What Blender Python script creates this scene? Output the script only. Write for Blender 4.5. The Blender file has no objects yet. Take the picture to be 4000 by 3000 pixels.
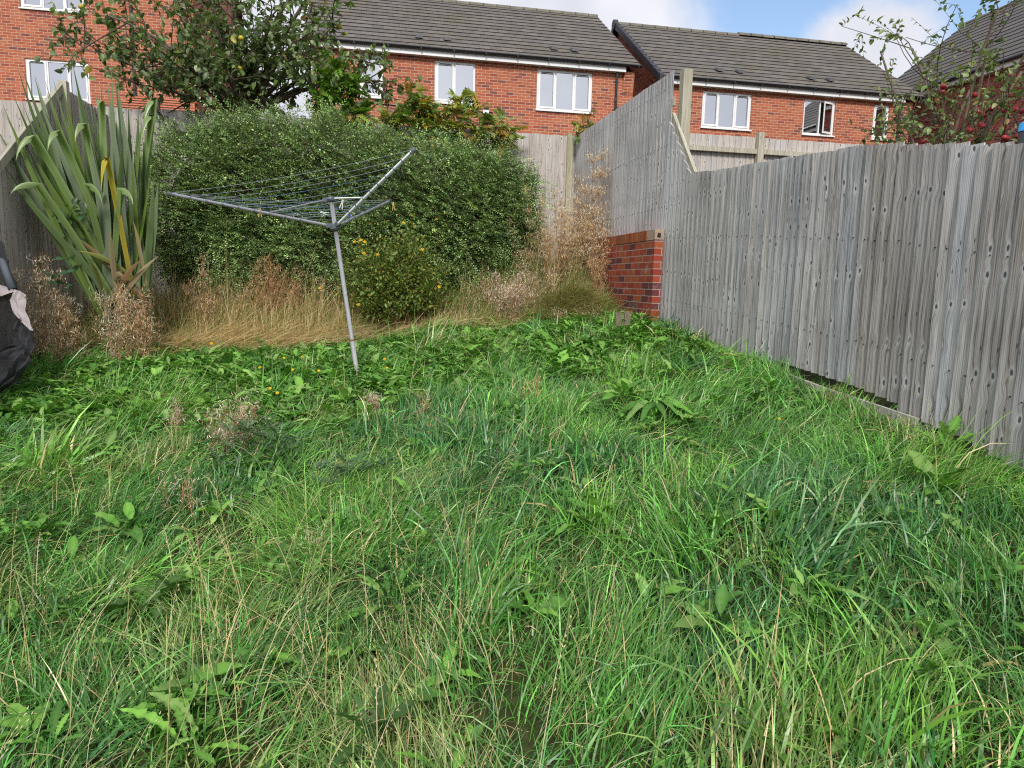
import bpy, math, random
import numpy as np
from mathutils import Vector

R_ = math.radians
rng = np.random.default_rng(7)
random.seed(7)
scene = bpy.context.scene
COL = scene.collection

# ------------------------------------------------------------------ camera
FPX, PSI, PIT, ROL = 2773.0, R_(11.5), R_(8.2), R_(1.28)
CAM = np.array([0, 0, 1.7])
_h = np.array([math.sin(PSI), math.cos(PSI), 0.0])
_z = np.array([0, 0, 1.0])
FW = _h * math.cos(PIT) - _z * math.sin(PIT)
_r0 = np.array([math.cos(PSI), -math.sin(PSI), 0.0])
_u0 = np.cross(_r0, FW)
RT = _r0 * math.cos(ROL) + _u0 * math.sin(ROL)
UP = _u0 * math.cos(ROL) - _r0 * math.sin(ROL)
cam = bpy.data.cameras.new('camera')
co = bpy.data.objects.new('camera', cam)
COL.objects.link(co)
from mathutils import Matrix
co.matrix_world = Matrix(((RT[0], UP[0], -FW[0], CAM[0]), (RT[1], UP[1], -FW[1], CAM[1]),
                          (RT[2], UP[2], -FW[2], CAM[2]), (0, 0, 0, 1)))
cam.sensor_width = 36.0
cam.lens = 36.0 * FPX / 4000.0
cam.clip_start = 0.05
cam.clip_end = 3000
scene.camera = co


def ray(x, y):
    return FW + RT * (x - 2000) / FPX - UP * (y - 1500) / FPX


def onY(x, y, Y):
    d = ray(x, y)
    return CAM + d * (Y / d[1])


def onX(x, y, X):
    d = ray(x, y)
    return CAM + d * (X / d[0])


def onD(x, y, D):
    return CAM + ray(x, y) * D


# ------------------------------------------------------------------ light
SUN_DIR = np.array([-0.14, -0.70, 0.60])
SUN_DIR = SUN_DIR / np.linalg.norm(SUN_DIR)
SUN_EL = math.asin(SUN_DIR[2])
SUN_AZ = math.atan2(SUN_DIR[0], SUN_DIR[1])
sun = bpy.data.lights.new('sun', 'SUN')
sun.energy = 2.7
sun.angle = R_(14)
sun.color = (1.0, 0.955, 0.88)
so = bpy.data.objects.new('sun', sun)
so.rotation_euler = Vector(SUN_DIR).to_track_quat('Z', 'Y').to_euler()
so.location = (5, -8, 12)
COL.objects.link(so)

scene.view_settings.view_transform = 'Standard'
scene.view_settings.look = 'None'
scene.view_settings.exposure = 0.42
scene.view_settings.gamma = 1.0
scene.render.engine = 'CYCLES'
scene.cycles.use_denoising = False
scene.cycles.filter_width = 1.15
scene.cycles.max_bounces = 6
scene.cycles.diffuse_bounces = 3
scene.cycles.glossy_bounces = 2
scene.cycles.transparent_max_bounces = 12
scene.cycles.caustics_reflective = False
scene.cycles.caustics_refractive = False


class NT:
    def __init__(s, tree):
        s.t = tree
        s.n = tree.nodes
        s.l = tree.links

    def a(s, typ, **kw):
        nd = s.n.new(typ)
        for k, v in kw.items():
            if k.startswith('i_'):
                nd.inputs[k[2:]].default_value = v
            else:
                setattr(nd, k, v)
        return nd

    def c(s, o, i):
        s.l.new(o, i)

    def math(s, op, a, b=None, clamp=False):
        m = s.a('ShaderNodeMath', operation=op)
        m.use_clamp = clamp
        for k, v in enumerate((a, b)):
            if v is None:
                continue
            if isinstance(v, (int, float)):
                m.inputs[k].default_value = v
            else:
                s.c(v, m.inputs[k])
        return m.outputs[0]

    def vmath(s, op, a, b=None):
        m = s.a('ShaderNodeVectorMath', operation=op)
        for k, v in enumerate((a, b)):
            if v is None:
                continue
            if isinstance(v, (tuple, list)):
                m.inputs[k].default_value = v
            else:
                s.c(v, m.inputs[k])
        return m.outputs['Value'] if op in ('DOT_PRODUCT', 'LENGTH', 'DISTANCE') else m.outputs[0]

    def ramp(s, fac, stops, interp='LINEAR'):
        r = s.a('ShaderNodeValToRGB')
        r.color_ramp.interpolation = interp
        els = r.color_ramp.elements
        while len(els) < len(stops):
            els.new(0.5)
        for e, (p, c) in zip(els, stops):
            e.position = p
            e.color = c if len(c) == 4 else (*c, 1)
        s.c(fac, r.inputs[0])
        return r.outputs[0]

    def mix(s, fac, a, b, mode='MIX'):
        m = s.a('ShaderNodeMix', data_type='RGBA', blend_type=mode)
        for k, v in ((0, fac), (6, a), (7, b)):
            if isinstance(v, (int, float)):
                m.inputs[k].default_value = v
            elif isinstance(v, (tuple, list)):
                m.inputs[k].default_value = v if len(v) == 4 else (*v, 1)
            else:
                s.c(v, m.inputs[k])
        return m.outputs[2]

    def noise(s, vec, scale, detail=3, rough=0.55, dist=0.0, out=0):
        n = s.a('ShaderNodeTexNoise')
        n.inputs['Scale'].default_value = scale
        n.inputs['Detail'].default_value = detail
        n.inputs['Roughness'].default_value = rough
        n.inputs['Distortion'].default_value = dist
        if vec is not None:
            s.c(vec, n.inputs['Vector'])
        return n.outputs[out]


# ------------------------------------------------------------------ sky
world = bpy.data.worlds.new('World')
scene.world = world
world.use_nodes = True
w = NT(world.node_tree)
w.n.clear()
sky = w.a('ShaderNodeTexSky', sky_type='NISHITA')
sky.sun_disc = False
sky.sun_elevation = SUN_EL
sky.sun_rotation = SUN_AZ
sky.air_density = 1.0
sky.dust_density = 1.2
tc = w.a('ShaderNodeTexCoord')
dirv = w.vmath('NORMALIZE', tc.outputs['Generated'])
wob = w.noise(dirv, 5.0, 6, 0.6, 0.2, out=1)
wob = w.vmath('SUBTRACT', wob, (0.5, 0.5, 0.5))
sc_ = w.a('ShaderNodeVectorMath', operation='SCALE')
w.c(wob, sc_.inputs[0])
sc_.inputs[3].default_value = 0.17
dv2 = w.vmath('ADD', dirv, sc_.outputs[0])


def skyblob(px, py, r0, r1, y=None):
    d = ray(px, py)
    d = d / np.linalg.norm(d)
    ds = w.vmath('DISTANCE', dv2, tuple(d))
    mr = w.a('ShaderNodeMapRange', interpolation_type='SMOOTHSTEP')
    w.c(ds, mr.inputs[0])
    mr.inputs[1].default_value = r0
    mr.inputs[2].default_value = r1
    mr.inputs[3].default_value = 1
    mr.inputs[4].default_value = 0
    return mr.outputs[0]


b1 = skyblob(3130, -20, 0.08, 0.17)
b2 = skyblob(3860, 60, 0.085, 0.18)
b3 = skyblob(3480, -330, 0.13, 0.24)
blue = w.math('MAXIMUM', w.math('MAXIMUM', b1, b2), b3)
cl = skyblob(3440, 200, 0.055, 0.10)
blue = w.math('MULTIPLY', blue, w.math('SUBTRACT', 1.0, cl))
cov = w.ramp(w.noise(dirv, 1.7, 5, 0.6, 0.3), [(0.56, (0, 0, 0)), (0.68, (.8, .8, .8))])
up_ = w.a('ShaderNodeSeparateXYZ')
w.c(dirv, up_.inputs[0])
cov = w.math('MULTIPLY', cov, w.ramp(up_.outputs[2], [(0.40, (0, 0, 0)), (0.62, (1, 1, 1))]))
blue = w.math('MAXIMUM', blue, cov)
shade = w.noise(dirv, 3.2, 5, 0.55, 0.4)
ccol = w.ramp(shade, [(0.30, (0.60, 0.62, 0.70)), (0.52, (0.77, 0.78, 0.85)), (0.72, (0.93, 0.94, 0.99))])
cloudbg = w.a('ShaderNodeBackground')
w.c(ccol, cloudbg.inputs[0])
cloudbg.inputs[1].default_value = 0.84
skybg = w.a('ShaderNodeBackground')
w.c(sky.outputs[0], skybg.inputs[0])
skybg.inputs[1].default_value = 0.15
mixw = w.a('ShaderNodeMixShader')
w.c(blue, mixw.inputs[0])
w.c(cloudbg.outputs[0], mixw.inputs[1])
w.c(skybg.outputs[0], mixw.inputs[2])
wo = w.a('ShaderNodeOutputWorld')
w.c(mixw.outputs[0], wo.inputs[0])


# ------------------------------------------------------------------ materials
def newmat(name):
    m = bpy.data.materials.new(name)
    m.use_nodes = True
    nt = NT(m.node_tree)
    nt.n.clear()
    out = nt.a('ShaderNodeOutputMaterial')
    return m, nt, out


def plain(name, col, rough=0.6, metal=0.0, var=0.12, scale=9.0, spec=0.4, bump=0.0):
    m, t, out = newmat(name)
    p = t.a('ShaderNodeBsdfPrincipled')
    g = t.a('ShaderNodeNewGeometry')
    n = t.noise(g.outputs['Position'], scale, 5, 0.6)
    c = t.ramp(n, [(0.25, tuple(x * (1 - var) for x in col)), (0.75, tuple(min(1, x * (1 + var)) for x in col))])
    t.c(c, p.inputs['Base Color'])
    p.inputs['Roughness'].default_value = rough
    p.inputs['Metallic'].default_value = metal
    p.inputs['Specular IOR Level'].default_value = spec
    if bump:
        b = t.a('ShaderNodeBump')
        b.inputs['Strength'].default_value = bump
        b.inputs['Distance'].default_value = 0.01
        t.c(t.noise(g.outputs['Position'], scale * 6, 4, 0.6), b.inputs['Height'])
        t.c(b.outputs[0], p.inputs['Normal'])
    t.c(p.outputs[0], out.inputs[0])
    return m


def brick_mat(name, stops, mortar, bw=0.225, bh=0.075, ms=0.010, rough=0.85, white=0.0):
    m, t, out = newmat(name)
    uv = t.a('ShaderNodeUVMap')
    br = t.a('ShaderNodeTexBrick')
    br.inputs['Scale'].default_value = 1.0
    br.inputs['Brick Width'].default_value = bw
    br.inputs['Row Height'].default_value = bh
    br.inputs['Mortar Size'].default_value = ms / 2
    br.inputs['Mortar Smooth'].default_value = 0.15
    br.inputs['Bias'].default_value = 0.0
    br.inputs['Color1'].default_value = (0, 0, 0, 1)
    br.inputs['Color2'].default_value = (1, 1, 1, 1)
    br.inputs['Mortar'].default_value = (0.5, 0.5, 0.5, 1)
    wv = t.noise(uv.outputs[0], 18, 2, 0.5, out=1)
    wv = t.vmath('SUBTRACT', wv, (0.5, 0.5, 0.5))
    s = t.a('ShaderNodeVectorMath', operation='SCALE')
    t.c(wv, s.inputs[0])
    s.inputs[3].default_value = 0.004
    vec = t.vmath('ADD', uv.outputs[0], s.outputs[0])
    t.c(vec, br.inputs['Vector'])
    bcol = t.ramp(br.outputs['Color'], stops, 'CONSTANT')
    fine = t.noise(uv.outputs[0], 60, 4, 0.65)
    big = t.noise(uv.outputs[0], 0.9, 4, 0.6)
    bcol = t.mix(1.0, bcol, t.ramp(fine, [(0.3, (0.78, 0.78, 0.78)), (0.7, (1.12, 1.12, 1.12))]), 'MULTIPLY')
    bcol = t.mix(1.0, bcol, t.ramp(big, [(0.3, (0.88, 0.87, 0.87)), (0.7, (1.08, 1.07, 1.06))]), 'MULTIPLY')
    if white:
        eff = t.noise(uv.outputs[0], 4.5, 4, 0.65)
        bcol = t.mix(t.ramp(eff, [(0.58, (0, 0, 0)), (0.8, (white, white, white))]), bcol, (0.6, 0.52, 0.48))
    mc = t.mix(fine, tuple(x * 0.8 for x in mortar), mortar)
    col = t.mix(br.outputs['Fac'], bcol, mc)
    p = t.a('ShaderNodeBsdfPrincipled')
    t.c(col, p.inputs['Base Color'])
    p.inputs['Roughness'].default_value = rough
    p.inputs['Specular IOR Level'].default_value = 0.25
    b = t.a('ShaderNodeBump')
    b.inputs['Strength'].default_value = 0.6
    b.inputs['Distance'].default_value = 0.006
    t.c(t.math('SUBTRACT', t.math('MULTIPLY', fine, 0.3), br.outputs['Fac']), b.inputs['Height'])
    t.c(b.outputs[0], p.inputs['Normal'])
    t.c(p.outputs[0], out.inputs[0])
    return m


ORB = [(0, (0.42, 0.120, 0.060)), (0.22, (0.45, 0.140, 0.070)), (0.42, (0.38, 0.105, 0.055)),
       (0.58, (0.43, 0.150, 0.080)), (0.74, (0.29, 0.080, 0.055)), (0.87, (0.19, 0.075, 0.065)), (0.93, (0.40, 0.115, 0.06))]
M_BRICK = brick_mat('orange_brick', ORB, (0.60, 0.43, 0.33), ms=0.012)
DKB = [(0, (0.27, 0.055, 0.035)), (0.25, (0.33, 0.075, 0.045)), (0.5, (0.22, 0.045, 0.035)), (0.72, (0.11, 0.045, 0.05)), (0.86, (0.29, 0.07, 0.04))]
M_BRICK4 = brick_mat('red_brick', DKB, (0.42, 0.31, 0.27))
PRB = [(0, (0.33, 0.06, 0.033)), (0.3, (0.30, 0.05, 0.035)), (0.5, (0.37, 0.075, 0.04)), (0.68, (0.15, 0.045, 0.05)), (0.85, (0.36, 0.10, 0.04))]
M_BRICKW = brick_mat('garden_wall_brick', PRB, (0.40, 0.33, 0.29), white=0.55)
M_SOLDIER = brick_mat('coping_brick', [(0, (0.36, 0.10, 0.035)), (0.5, (0.42, 0.13, 0.045)), (0.8, (0.30, 0.08, 0.035))],
                      (0.10, 0.08, 0.07), bw=0.075, bh=0.5, ms=0.010)


def tile_mat(name, base, b2, moss):
    m, t, out = newmat(name)
    uv = t.a('ShaderNodeUVMap')
    br = t.a('ShaderNodeTexBrick')
    br.inputs['Scale'].default_value = 1.0
    br.inputs['Brick Width'].default_value = 0.30
    br.inputs['Row Height'].default_value = 1.0
    br.inputs['Mortar Size'].default_value = 0.0035
    br.inputs['Mortar Smooth'].default_value = 0.3
    br.inputs['Color1'].default_value = (0, 0, 0, 1)
    br.inputs['Color2'].default_value = (1, 1, 1, 1)
    t.c(uv.outputs[0], br.inputs['Vector'])
    g = t.a('ShaderNodeNewGeometry')
    col = t.ramp(br.outputs['Color'], [(0, base), (1, b2)])
    big = t.noise(g.outputs['Position'], 0.55, 4, 0.65)
    col = t.mix(t.ramp(big, [(0.42, (0, 0, 0)), (0.68, (0.75, 0.75, 0.75))]), col, moss)
    fine = t.noise(g.outputs['Position'], 24, 5, 0.7)
    col = t.mix(1.0, col, t.ramp(fine, [(0.3, (0.78, 0.78, 0.78)), (0.7, (1.15, 1.15, 1.15))]), 'MULTIPLY')
    sp = t.noise(g.outputs['Position'], 4.5, 5, 0.7)
    col = t.mix(t.ramp(sp, [(0.70, (0, 0, 0)), (0.78, (0.5, 0.5, 0.5))]), col, (0.22, 0.20, 0.10))
    col = t.mix(br.outputs['Fac'], col, (0.03, 0.028, 0.026))
    p = t.a('ShaderNodeBsdfPrincipled')
    t.c(col, p.inputs['Base Color'])
    p.inputs['Roughness'].default_value = 0.9
    p.inputs['Specular IOR Level'].default_value = 0.2
    t.c(p.outputs[0], out.inputs[0])
    return m


M_TILE = tile_mat('grey_roof_tile', (0.115, 0.108, 0.105), (0.165, 0.152, 0.14), (0.125, 0.112, 0.083))
M_TILE4 = tile_mat('dark_roof_tile', (0.095, 0.092, 0.095), (0.13, 0.125, 0.12), (0.115, 0.108, 0.09))
M_TEDGE = plain('tile_edge', (0.035, 0.024, 0.020), 0.95, var=0.5, scale=30)
M_RIDGE = plain('ridge_tile', (0.155, 0.145, 0.115), 0.9, var=0.25, scale=3)
M_OTILE = plain('orange_tile', (0.42, 0.13, 0.06), 0.85, var=0.35, scale=12)
M_VERGE = plain('black_verge', (0.030, 0.032, 0.042), 0.55, var=0.2)
M_UPVC = plain('white_upvc', (0.78, 0.79, 0.80), 0.35, var=0.03, scale=3)
M_BLACK = plain('black_plastic', (0.018, 0.020, 0.026), 0.4, var=0.2)
M_PIPE = plain('downpipe_plastic', (0.045, 0.048, 0.055), 0.5, var=0.2)
M_LEAD = plain('lead_grey', (0.10, 0.10, 0.11), 0.6)
M_CURT = plain('cream_curtain', (0.80, 0.78, 0.66), 0.9, var=0.08, scale=2)
M_BLIND = plain('pale_blind', (0.66, 0.70, 0.74), 0.9, var=0.06, scale=1.5)
M_ROOM = plain('room_dark', (0.40, 0.40, 0.38), 0.9)
M_ORN = plain('white_ornament', (0.75, 0.76, 0.78), 0.5)


def glass_mat():
    m, t, out = newmat('window_glass')
    gl = t.a('ShaderNodeBsdfGlossy')
    gl.inputs['Roughness'].default_value = 0.02
    gl.inputs['Color'].default_value = (0.93, 0.96, 1, 1)
    tr = t.a('ShaderNodeBsdfTransparent')
    tr.inputs['Color'].default_value = (0.90, 0.93, 0.93, 1)
    mx = t.a('ShaderNodeMixShader')
    lw = t.a('ShaderNodeLayerWeight')
    lw.inputs[0].default_value = 0.5
    f = t.math('ADD', t.math('MULTIPLY', lw.outputs['Fresnel'], 0.5), 0.66, True)
    t.c(f, mx.inputs[0])
    t.c(tr.outputs[0], mx.inputs[1])
    t.c(gl.outputs[0], mx.inputs[2])
    t.c(mx.outputs[0], out.inputs[0])
    return m


M_GLASS = glass_mat()


def wood_mat(name, light, mid, dark, warm, knots=True, streak=0.5):
    """weathered softwood boards; u across the board, v up it, both in metres"""
    m, t, out = newmat(name)
    uv = t.a('ShaderNodeUVMap')
    at = t.a('ShaderNodeAttribute')
    at.attribute_name = 'seed'
    seed = at.outputs['Fac']
    cmb = t.a('ShaderNodeCombineXYZ')
    t.c(t.math('MULTIPLY', seed, 7.31), cmb.inputs[0])
    t.c(t.math('MULTIPLY', seed, 3.77), cmb.inputs[1])
    t.c(t.math('MULTIPLY', seed, 11.9), cmb.inputs[2])
    v0 = t.vmath('ADD', uv.outputs[0], cmb.outputs[0])
    # knots
    kv = t.vmath('MULTIPLY', v0, (9.0, 4.6, 1.0))
    kv = t.vmath('ADD', kv, t.vmath('MULTIPLY', t.noise(v0, 9, 2, 0.5, out=1), (0.25, 0.25, 0)))
    vo = t.a('ShaderNodeTexVoronoi', voronoi_dimensions='2D', feature='F1')
    t.c(kv, vo.inputs['Vector'])
    vo.inputs['Scale'].default_value = 1.0
    kd = vo.outputs['Distance']
    ksep = t.a('ShaderNodeSeparateColor')
    t.c(vo.outputs['Color'], ksep.inputs[0])
    gate = t.ramp(ksep.outputs[0], [(0.44, (1, 1, 1)), (0.46, (0, 0, 0))])
    # grain bends round the knots
    bend = t.math('MULTIPLY', t.ramp(kd, [(0.0, (1, 1, 1)), (0.34, (0, 0, 0))]), 0.020)
    bv = t.a('ShaderNodeCombineXYZ')
    t.c(bend, bv.inputs[0])
    v1 = t.vmath('ADD', v0, bv.outputs[0])
    g1 = t.vmath('MULTIPLY', v1, (60, 1.6, 1))
    n1 = t.noise(g1, 1.0, 5, 0.65, 0.15)
    g2 = t.vmath('MULTIPLY', v1, (210, 4.0, 1))
    n2 = t.noise(g2, 1.0, 3, 0.6, 0.2)
    wv = t.a('ShaderNodeTexWave', wave_type='BANDS', bands_direction='X')
    t.c(t.vmath('MULTIPLY', v1, (22.0, 0.9, 1)), wv.inputs['Vector'])
    wv.inputs['Scale'].default_value = 1.3
    wv.inputs['Distortion'].default_value = 3.0
    wv.inputs['Detail'].default_value = 2.0
    wv.inputs['Detail Scale'].default_value = 0.7
    gr = t.math('ADD', t.math('MULTIPLY', n1, 0.65), t.math('ADD', t.math('MULTIPLY', n2, 0.28), t.math('MULTIPLY', wv.outputs[0], 0.07)))
    col = t.ramp(gr, [(0.36, dark), (0.47, mid), (0.60, light)])
    low = t.noise(t.vmath('MULTIPLY', v0, (9, 0.55, 1)), 1.0, 3, 0.6)
    col = t.mix(t.ramp(low, [(0.48, (0, 0, 0)), (0.75, (streak, streak, streak))]), col, warm)
    sat = t.a('ShaderNodeAttribute')
    sat.attribute_name = 'tone'
    col = t.mix(1.0, col, sat.outputs['Color'], 'MULTIPLY')
    hgt = t.math('MULTIPLY', gr, 0.5)
    if knots:
        halo = t.math('MULTIPLY', t.ramp(kd, [(0.10, (1, 1, 1)), (0.23, (0, 0, 0))]), gate)
        core = t.math('MULTIPLY', t.ramp(kd, [(0.055, (1, 1, 1)), (0.095, (0, 0, 0))]), gate)
        col = t.mix(t.math('MULTIPLY', halo, 0.30), col, tuple(min(1, x * 1.25) for x in light))
        col = t.mix(t.math('MULTIPLY', core, 0.86), col, (0.035, 0.032, 0.034))
        # nail rows and small black resin spots
        v2 = t.a('ShaderNodeTexVoronoi', voronoi_dimensions='2D', feature='F1')
        t.c(t.vmath('MULTIPLY', v0, (17, 6.0, 1)), v2.inputs['Vector'])
        v2.inputs['Scale'].default_value = 1.0
        s2 = t.a('ShaderNodeSeparateColor')
        t.c(v2.outputs['Color'], s2.inputs[0])
        sp = t.math('MULTIPLY', t.ramp(v2.outputs['Distance'], [(0.06, (1, 1, 1)), (0.10, (0, 0, 0))]),
                    t.ramp(s2.outputs[1], [(0.20, (1, 1, 1)), (0.22, (0, 0, 0))]))
        col = t.mix(t.math('MULTIPLY', sp, 0.7), col, (0.04, 0.036, 0.036))
        hgt = t.math('SUBTRACT', hgt, t.math('MULTIPLY', core, 0.6))
    p = t.a('ShaderNodeBsdfPrincipled')
    t.c(col, p.inputs['Base Color'])
    p.inputs['Roughness'].default_value = 0.85
    p.inputs['Specular IOR Level'].default_value = 0.2
    b = t.a('ShaderNodeBump')
    b.inputs['Strength'].default_value = 0.5
    b.inputs['Distance'].default_value = 0.004
    t.c(hgt, b.inputs['Height'])
    t.c(b.outputs[0], p.inputs['Normal'])
    t.c(p.outputs[0], out.inputs[0])
    return m


M_FENCE = wood_mat('weathered_grey_board', (0.66, 0.655, 0.67), (0.40, 0.395, 0.405), (0.14, 0.13, 0.128), (0.22, 0.175, 0.135))
M_FENCE2 = wood_mat('weathered_buff_board', (0.55, 0.52, 0.50), (0.40, 0.37, 0.35), (0.22, 0.195, 0.18), (0.34, 0.30, 0.24), streak=0.35)
M_RAIL = wood_mat('rail_wood', (0.50, 0.48, 0.40), (0.37, 0.35, 0.28), (0.19, 0.175, 0.12), (0.26, 0.25, 0.14), knots=False)
M_NAIL = plain('nail', (0.02, 0.018, 0.016), 0.7)


def leaf_mat(name, rough=0.5, trans=0.35, spec=0.35, gain=(1.15, 1.3, 0.6)):
    m, t, out = newmat(name)
    at = t.a('ShaderNodeAttribute')
    at.attribute_name = 'col'
    p = t.a('ShaderNodeBsdfPrincipled')
    t.c(at.outputs['Color'], p.inputs['Base Color'])
    p.inputs['Roughness'].default_value = rough
    p.inputs['Specular IOR Level'].default_value = spec
    tr = t.a('ShaderNodeBsdfTranslucent')
    t.c(t.mix(1.0, at.outputs['Color'], gain, 'MULTIPLY'), tr.inputs['Color'])
    mx = t.a('ShaderNodeMixShader')
    mx.inputs[0].default_value = trans
    t.c(p.outputs[0], mx.inputs[1])
    t.c(tr.outputs[0], mx.inputs[2])
    t.c(mx.outputs[0], out.inputs[0])
    return m


M_GRASS = leaf_mat('grass_blade', 0.36, 0.26, 0.55)
M_STRAW = leaf_mat('straw_blade', 0.6, 0.36, 0.3, (1.1, 1.05, 0.85))
M_DOCK = leaf_mat('dock_leaf', 0.5, 0.25, 0.28)
M_LEAF = leaf_mat('leaf', 0.42, 0.30, 0.45)
M_HEDGE = leaf_mat('hedge_leaf', 0.33, 0.22, 0.6)
M_FLAX = leaf_mat('flax_leaf', 0.36, 0.22, 0.5)
M_DRY = leaf_mat('dry_stem', 0.8, 0.28, 0.15, (1.1, 1.05, 0.9))
M_BARK = plain('bark', (0.13, 0.105, 0.075), 0.9, var=0.4, scale=14, bump=0.5)
M_TWIG = plain('twig', (0.085, 0.06, 0.045), 0.9, var=0.3)
M_SOIL = None


# ------------------------------------------------------------------ object helpers
def tag(o, label=None, cat=None, group=None, kind=None):
    if label:
        o['label'] = label
    if cat:
        o['category'] = cat
    if group:
        o['group'] = group
    if kind:
        o['kind'] = kind
    return o


def thing(name, loc, label, cat, group=None):
    o = bpy.data.objects.new(name, None)
    o.location = loc
    o.empty_display_size = 0.1
    COL.objects.link(o)
    return tag(o, label, cat, group)


def wloc(o):
    v = np.zeros(3)
    while o is not None:
        v = v + np.array(o.location)
        o = o.parent
    return v


class MB:
    """collects faces in world metres"""

    def __init__(s):
        s.v = []
        s.f = []
        s.m = []
        s.seed = []
        s.tone = []
        s.uv = []
        s.cs = 0.0
        s.ct = (1, 1, 1)
        s.uo = (0.0, 0.0)
        s.uof = {}

    def face(s, pts, mat=0, uv=None):
        k = len(s.v)
        s.v.extend([tuple(p) for p in pts])
        s.f.append(tuple(range(k, k + len(pts))))
        if s.uo != (0.0, 0.0):
            s.uof[len(s.f) - 1] = s.uo
        s.m.append(mat)
        s.seed.append(s.cs)
        s.tone.append(s.ct)
        s.uv.append(uv)

    def hexa(s, p, mat=0, skip=()):
        """8 corners: bottom 0-3 counter-clockwise seen from above, top 4-7"""
        for i, q in enumerate(((0, 3, 2, 1), (4, 5, 6, 7), (0, 1, 5, 4), (1, 2, 6, 5), (2, 3, 7, 6), (3, 0, 4, 7))):
            if i not in skip:
                s.face([p[j] for j in q], mat)

    def box(s, x0, x1, y0, y1, z0, z1, mat=0):
        s.hexa([(x0, y0, z0), (x1, y0, z0), (x1, y1, z0), (x0, y1, z0),
                (x0, y0, z1), (x1, y0, z1), (x1, y1, z1), (x0, y1, z1)], mat)

    def beam(s, a, b, w, h, up=(0, 0, 1), mat=0):
        a = np.array(a, float)
        b = np.array(b, float)
        d = (b - a) / np.linalg.norm(b - a)
        sd = np.cross(d, up)
        sd = sd / np.linalg.norm(sd)
        u = np.cross(sd, d)
        q = []
        for z in (-h / 2, h / 2):
            for (e, x) in ((a, -w / 2), (a, w / 2), (b, w / 2), (b, -w / 2)):
                q.append(e + sd * x + u * z)
        s.hexa(q, mat)

    def tube(s, pts, rad, n=8, mat=0, cap=True):
        pts = [np.array(p, float) for p in pts]
        if not hasattr(rad, '__len__'):
            rad = [rad] * len(pts)
        k0 = len(s.v)
        prev = None
        for i, p in enumerate(pts):
            d = pts[min(i + 1, len(pts) - 1)] - pts[max(i - 1, 0)]
            d = d / (np.linalg.norm(d) + 1e-9)
            if prev is None:
                a = np.cross(d, (0, 0, 1.0))
                if np.linalg.norm(a) < 0.1:
                    a = np.cross(d, (1.0, 0, 0))
            else:
                a = prev - d * prev.dot(d)
            a = a / (np.linalg.norm(a) + 1e-9)
            prev = a
            b = np.cross(d, a)
            for j in range(n):
                t = 2 * math.pi * j / n
                s.v.append(tuple(p + rad[i] * (a * math.cos(t) + b * math.sin(t))))
        for i in range(len(pts) - 1):
            for j in range(n):
                q = k0 + i * n
                s.f.append((q + j, q + (j + 1) % n, q + n + (j + 1) % n, q + n + j))
                s.m.append(mat)
                s.seed.append(s.cs)
                s.tone.append(s.ct)
                s.uv.append(None)
        if cap:
            for q in (k0, k0 + (len(pts) - 1) * n):
                s.f.append(tuple(range(q, q + n)))
                s.m.append(mat)
                s.seed.append(s.cs)
                s.tone.append(s.ct)
                s.uv.append(None)

    def build(s, name, mats, parent=None, smooth=False):
        me = bpy.data.meshes.new(name)
        off = wloc(parent) if parent is not None else np.zeros(3)
        V = np.array(s.v, float)
        me.from_pydata((V - off).tolist(), [], s.f)
        if not isinstance(mats, (list, tuple)):
            mats = [mats]
        for m in mats:
            me.materials.append(m)
        me.polygons.foreach_set('material_index', s.m)
        if smooth:
            me.polygons.foreach_set('use_smooth', [True] * len(s.f))
        a = me.attributes.new('seed', 'FLOAT', 'FACE')
        a.data.foreach_set('value', s.seed)
        a = me.attributes.new('tone', 'FLOAT_COLOR', 'FACE')
        a.data.foreach_set('color', np.array([(*t, 1) for t in s.tone], float).ravel())
        ul = me.uv_layers.new(name='UVMap')
        uvs = []
        for fi, (f, u) in enumerate(zip(s.f, s.uv)):
            if u is not None:
                uvs.extend(u)
                continue
            o0, o1 = s.uof.get(fi, (0.0, 0.0))
            P = V[list(f)]
            n = np.cross(P[1] - P[0], P[2] - P[1])
            ax = int(np.argmax(np.abs(n)))
            if ax == 0:
                uvs.extend([(p[1] - o0, p[2] - o1) for p in P])
            elif ax == 1:
                uvs.extend([(p[0] - o0, p[2] - o1) for p in P])
            else:
                uvs.extend([(p[0], p[1]) for p in P])
        ul.data.foreach_set('uv', np.array(uvs, float).ravel())
        me.update()
        o = bpy.data.objects.new(name, me)
        COL.objects.link(o)
        if parent is not None:
            o.parent = parent
        return o


def tri_obj(name, V, T, C, mat, parent=None, off=None):
    """big triangle mesh from arrays: V (n,3), T (m,3), C (n,3)"""
    me = bpy.data.meshes.new(name)
    if off is None:
        off = wloc(parent) if parent is not None else np.zeros(3)
    V = np.asarray(V, np.float32) - np.asarray(off, np.float32)
    T = np.asarray(T, np.int32)
    me.vertices.add(len(V))
    me.vertices.foreach_set('co', V.ravel())
    me.loops.add(T.size)
    me.loops.foreach_set('vertex_index', T.ravel())
    me.polygons.add(len(T))
    me.polygons.foreach_set('loop_start', np.arange(0, T.size, 3, dtype=np.int32))
    a = me.attributes.new('col', 'FLOAT_COLOR', 'POINT')
    C4 = np.ones((len(V), 4), np.float32)
    C4[:, :3] = np.clip(C, 0.002, 1)
    a.data.foreach_set('color', C4.ravel())
    me.materials.append(mat)
    me.update(calc_edges=True)
    me.validate()
    o = bpy.data.objects.new(name, me)
    COL.objects.link(o)
    if parent is not None:
        o.parent = parent
    return o


def nrm(a):
    return a / (np.linalg.norm(a, axis=-1, keepdims=True) + 1e-9)


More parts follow.
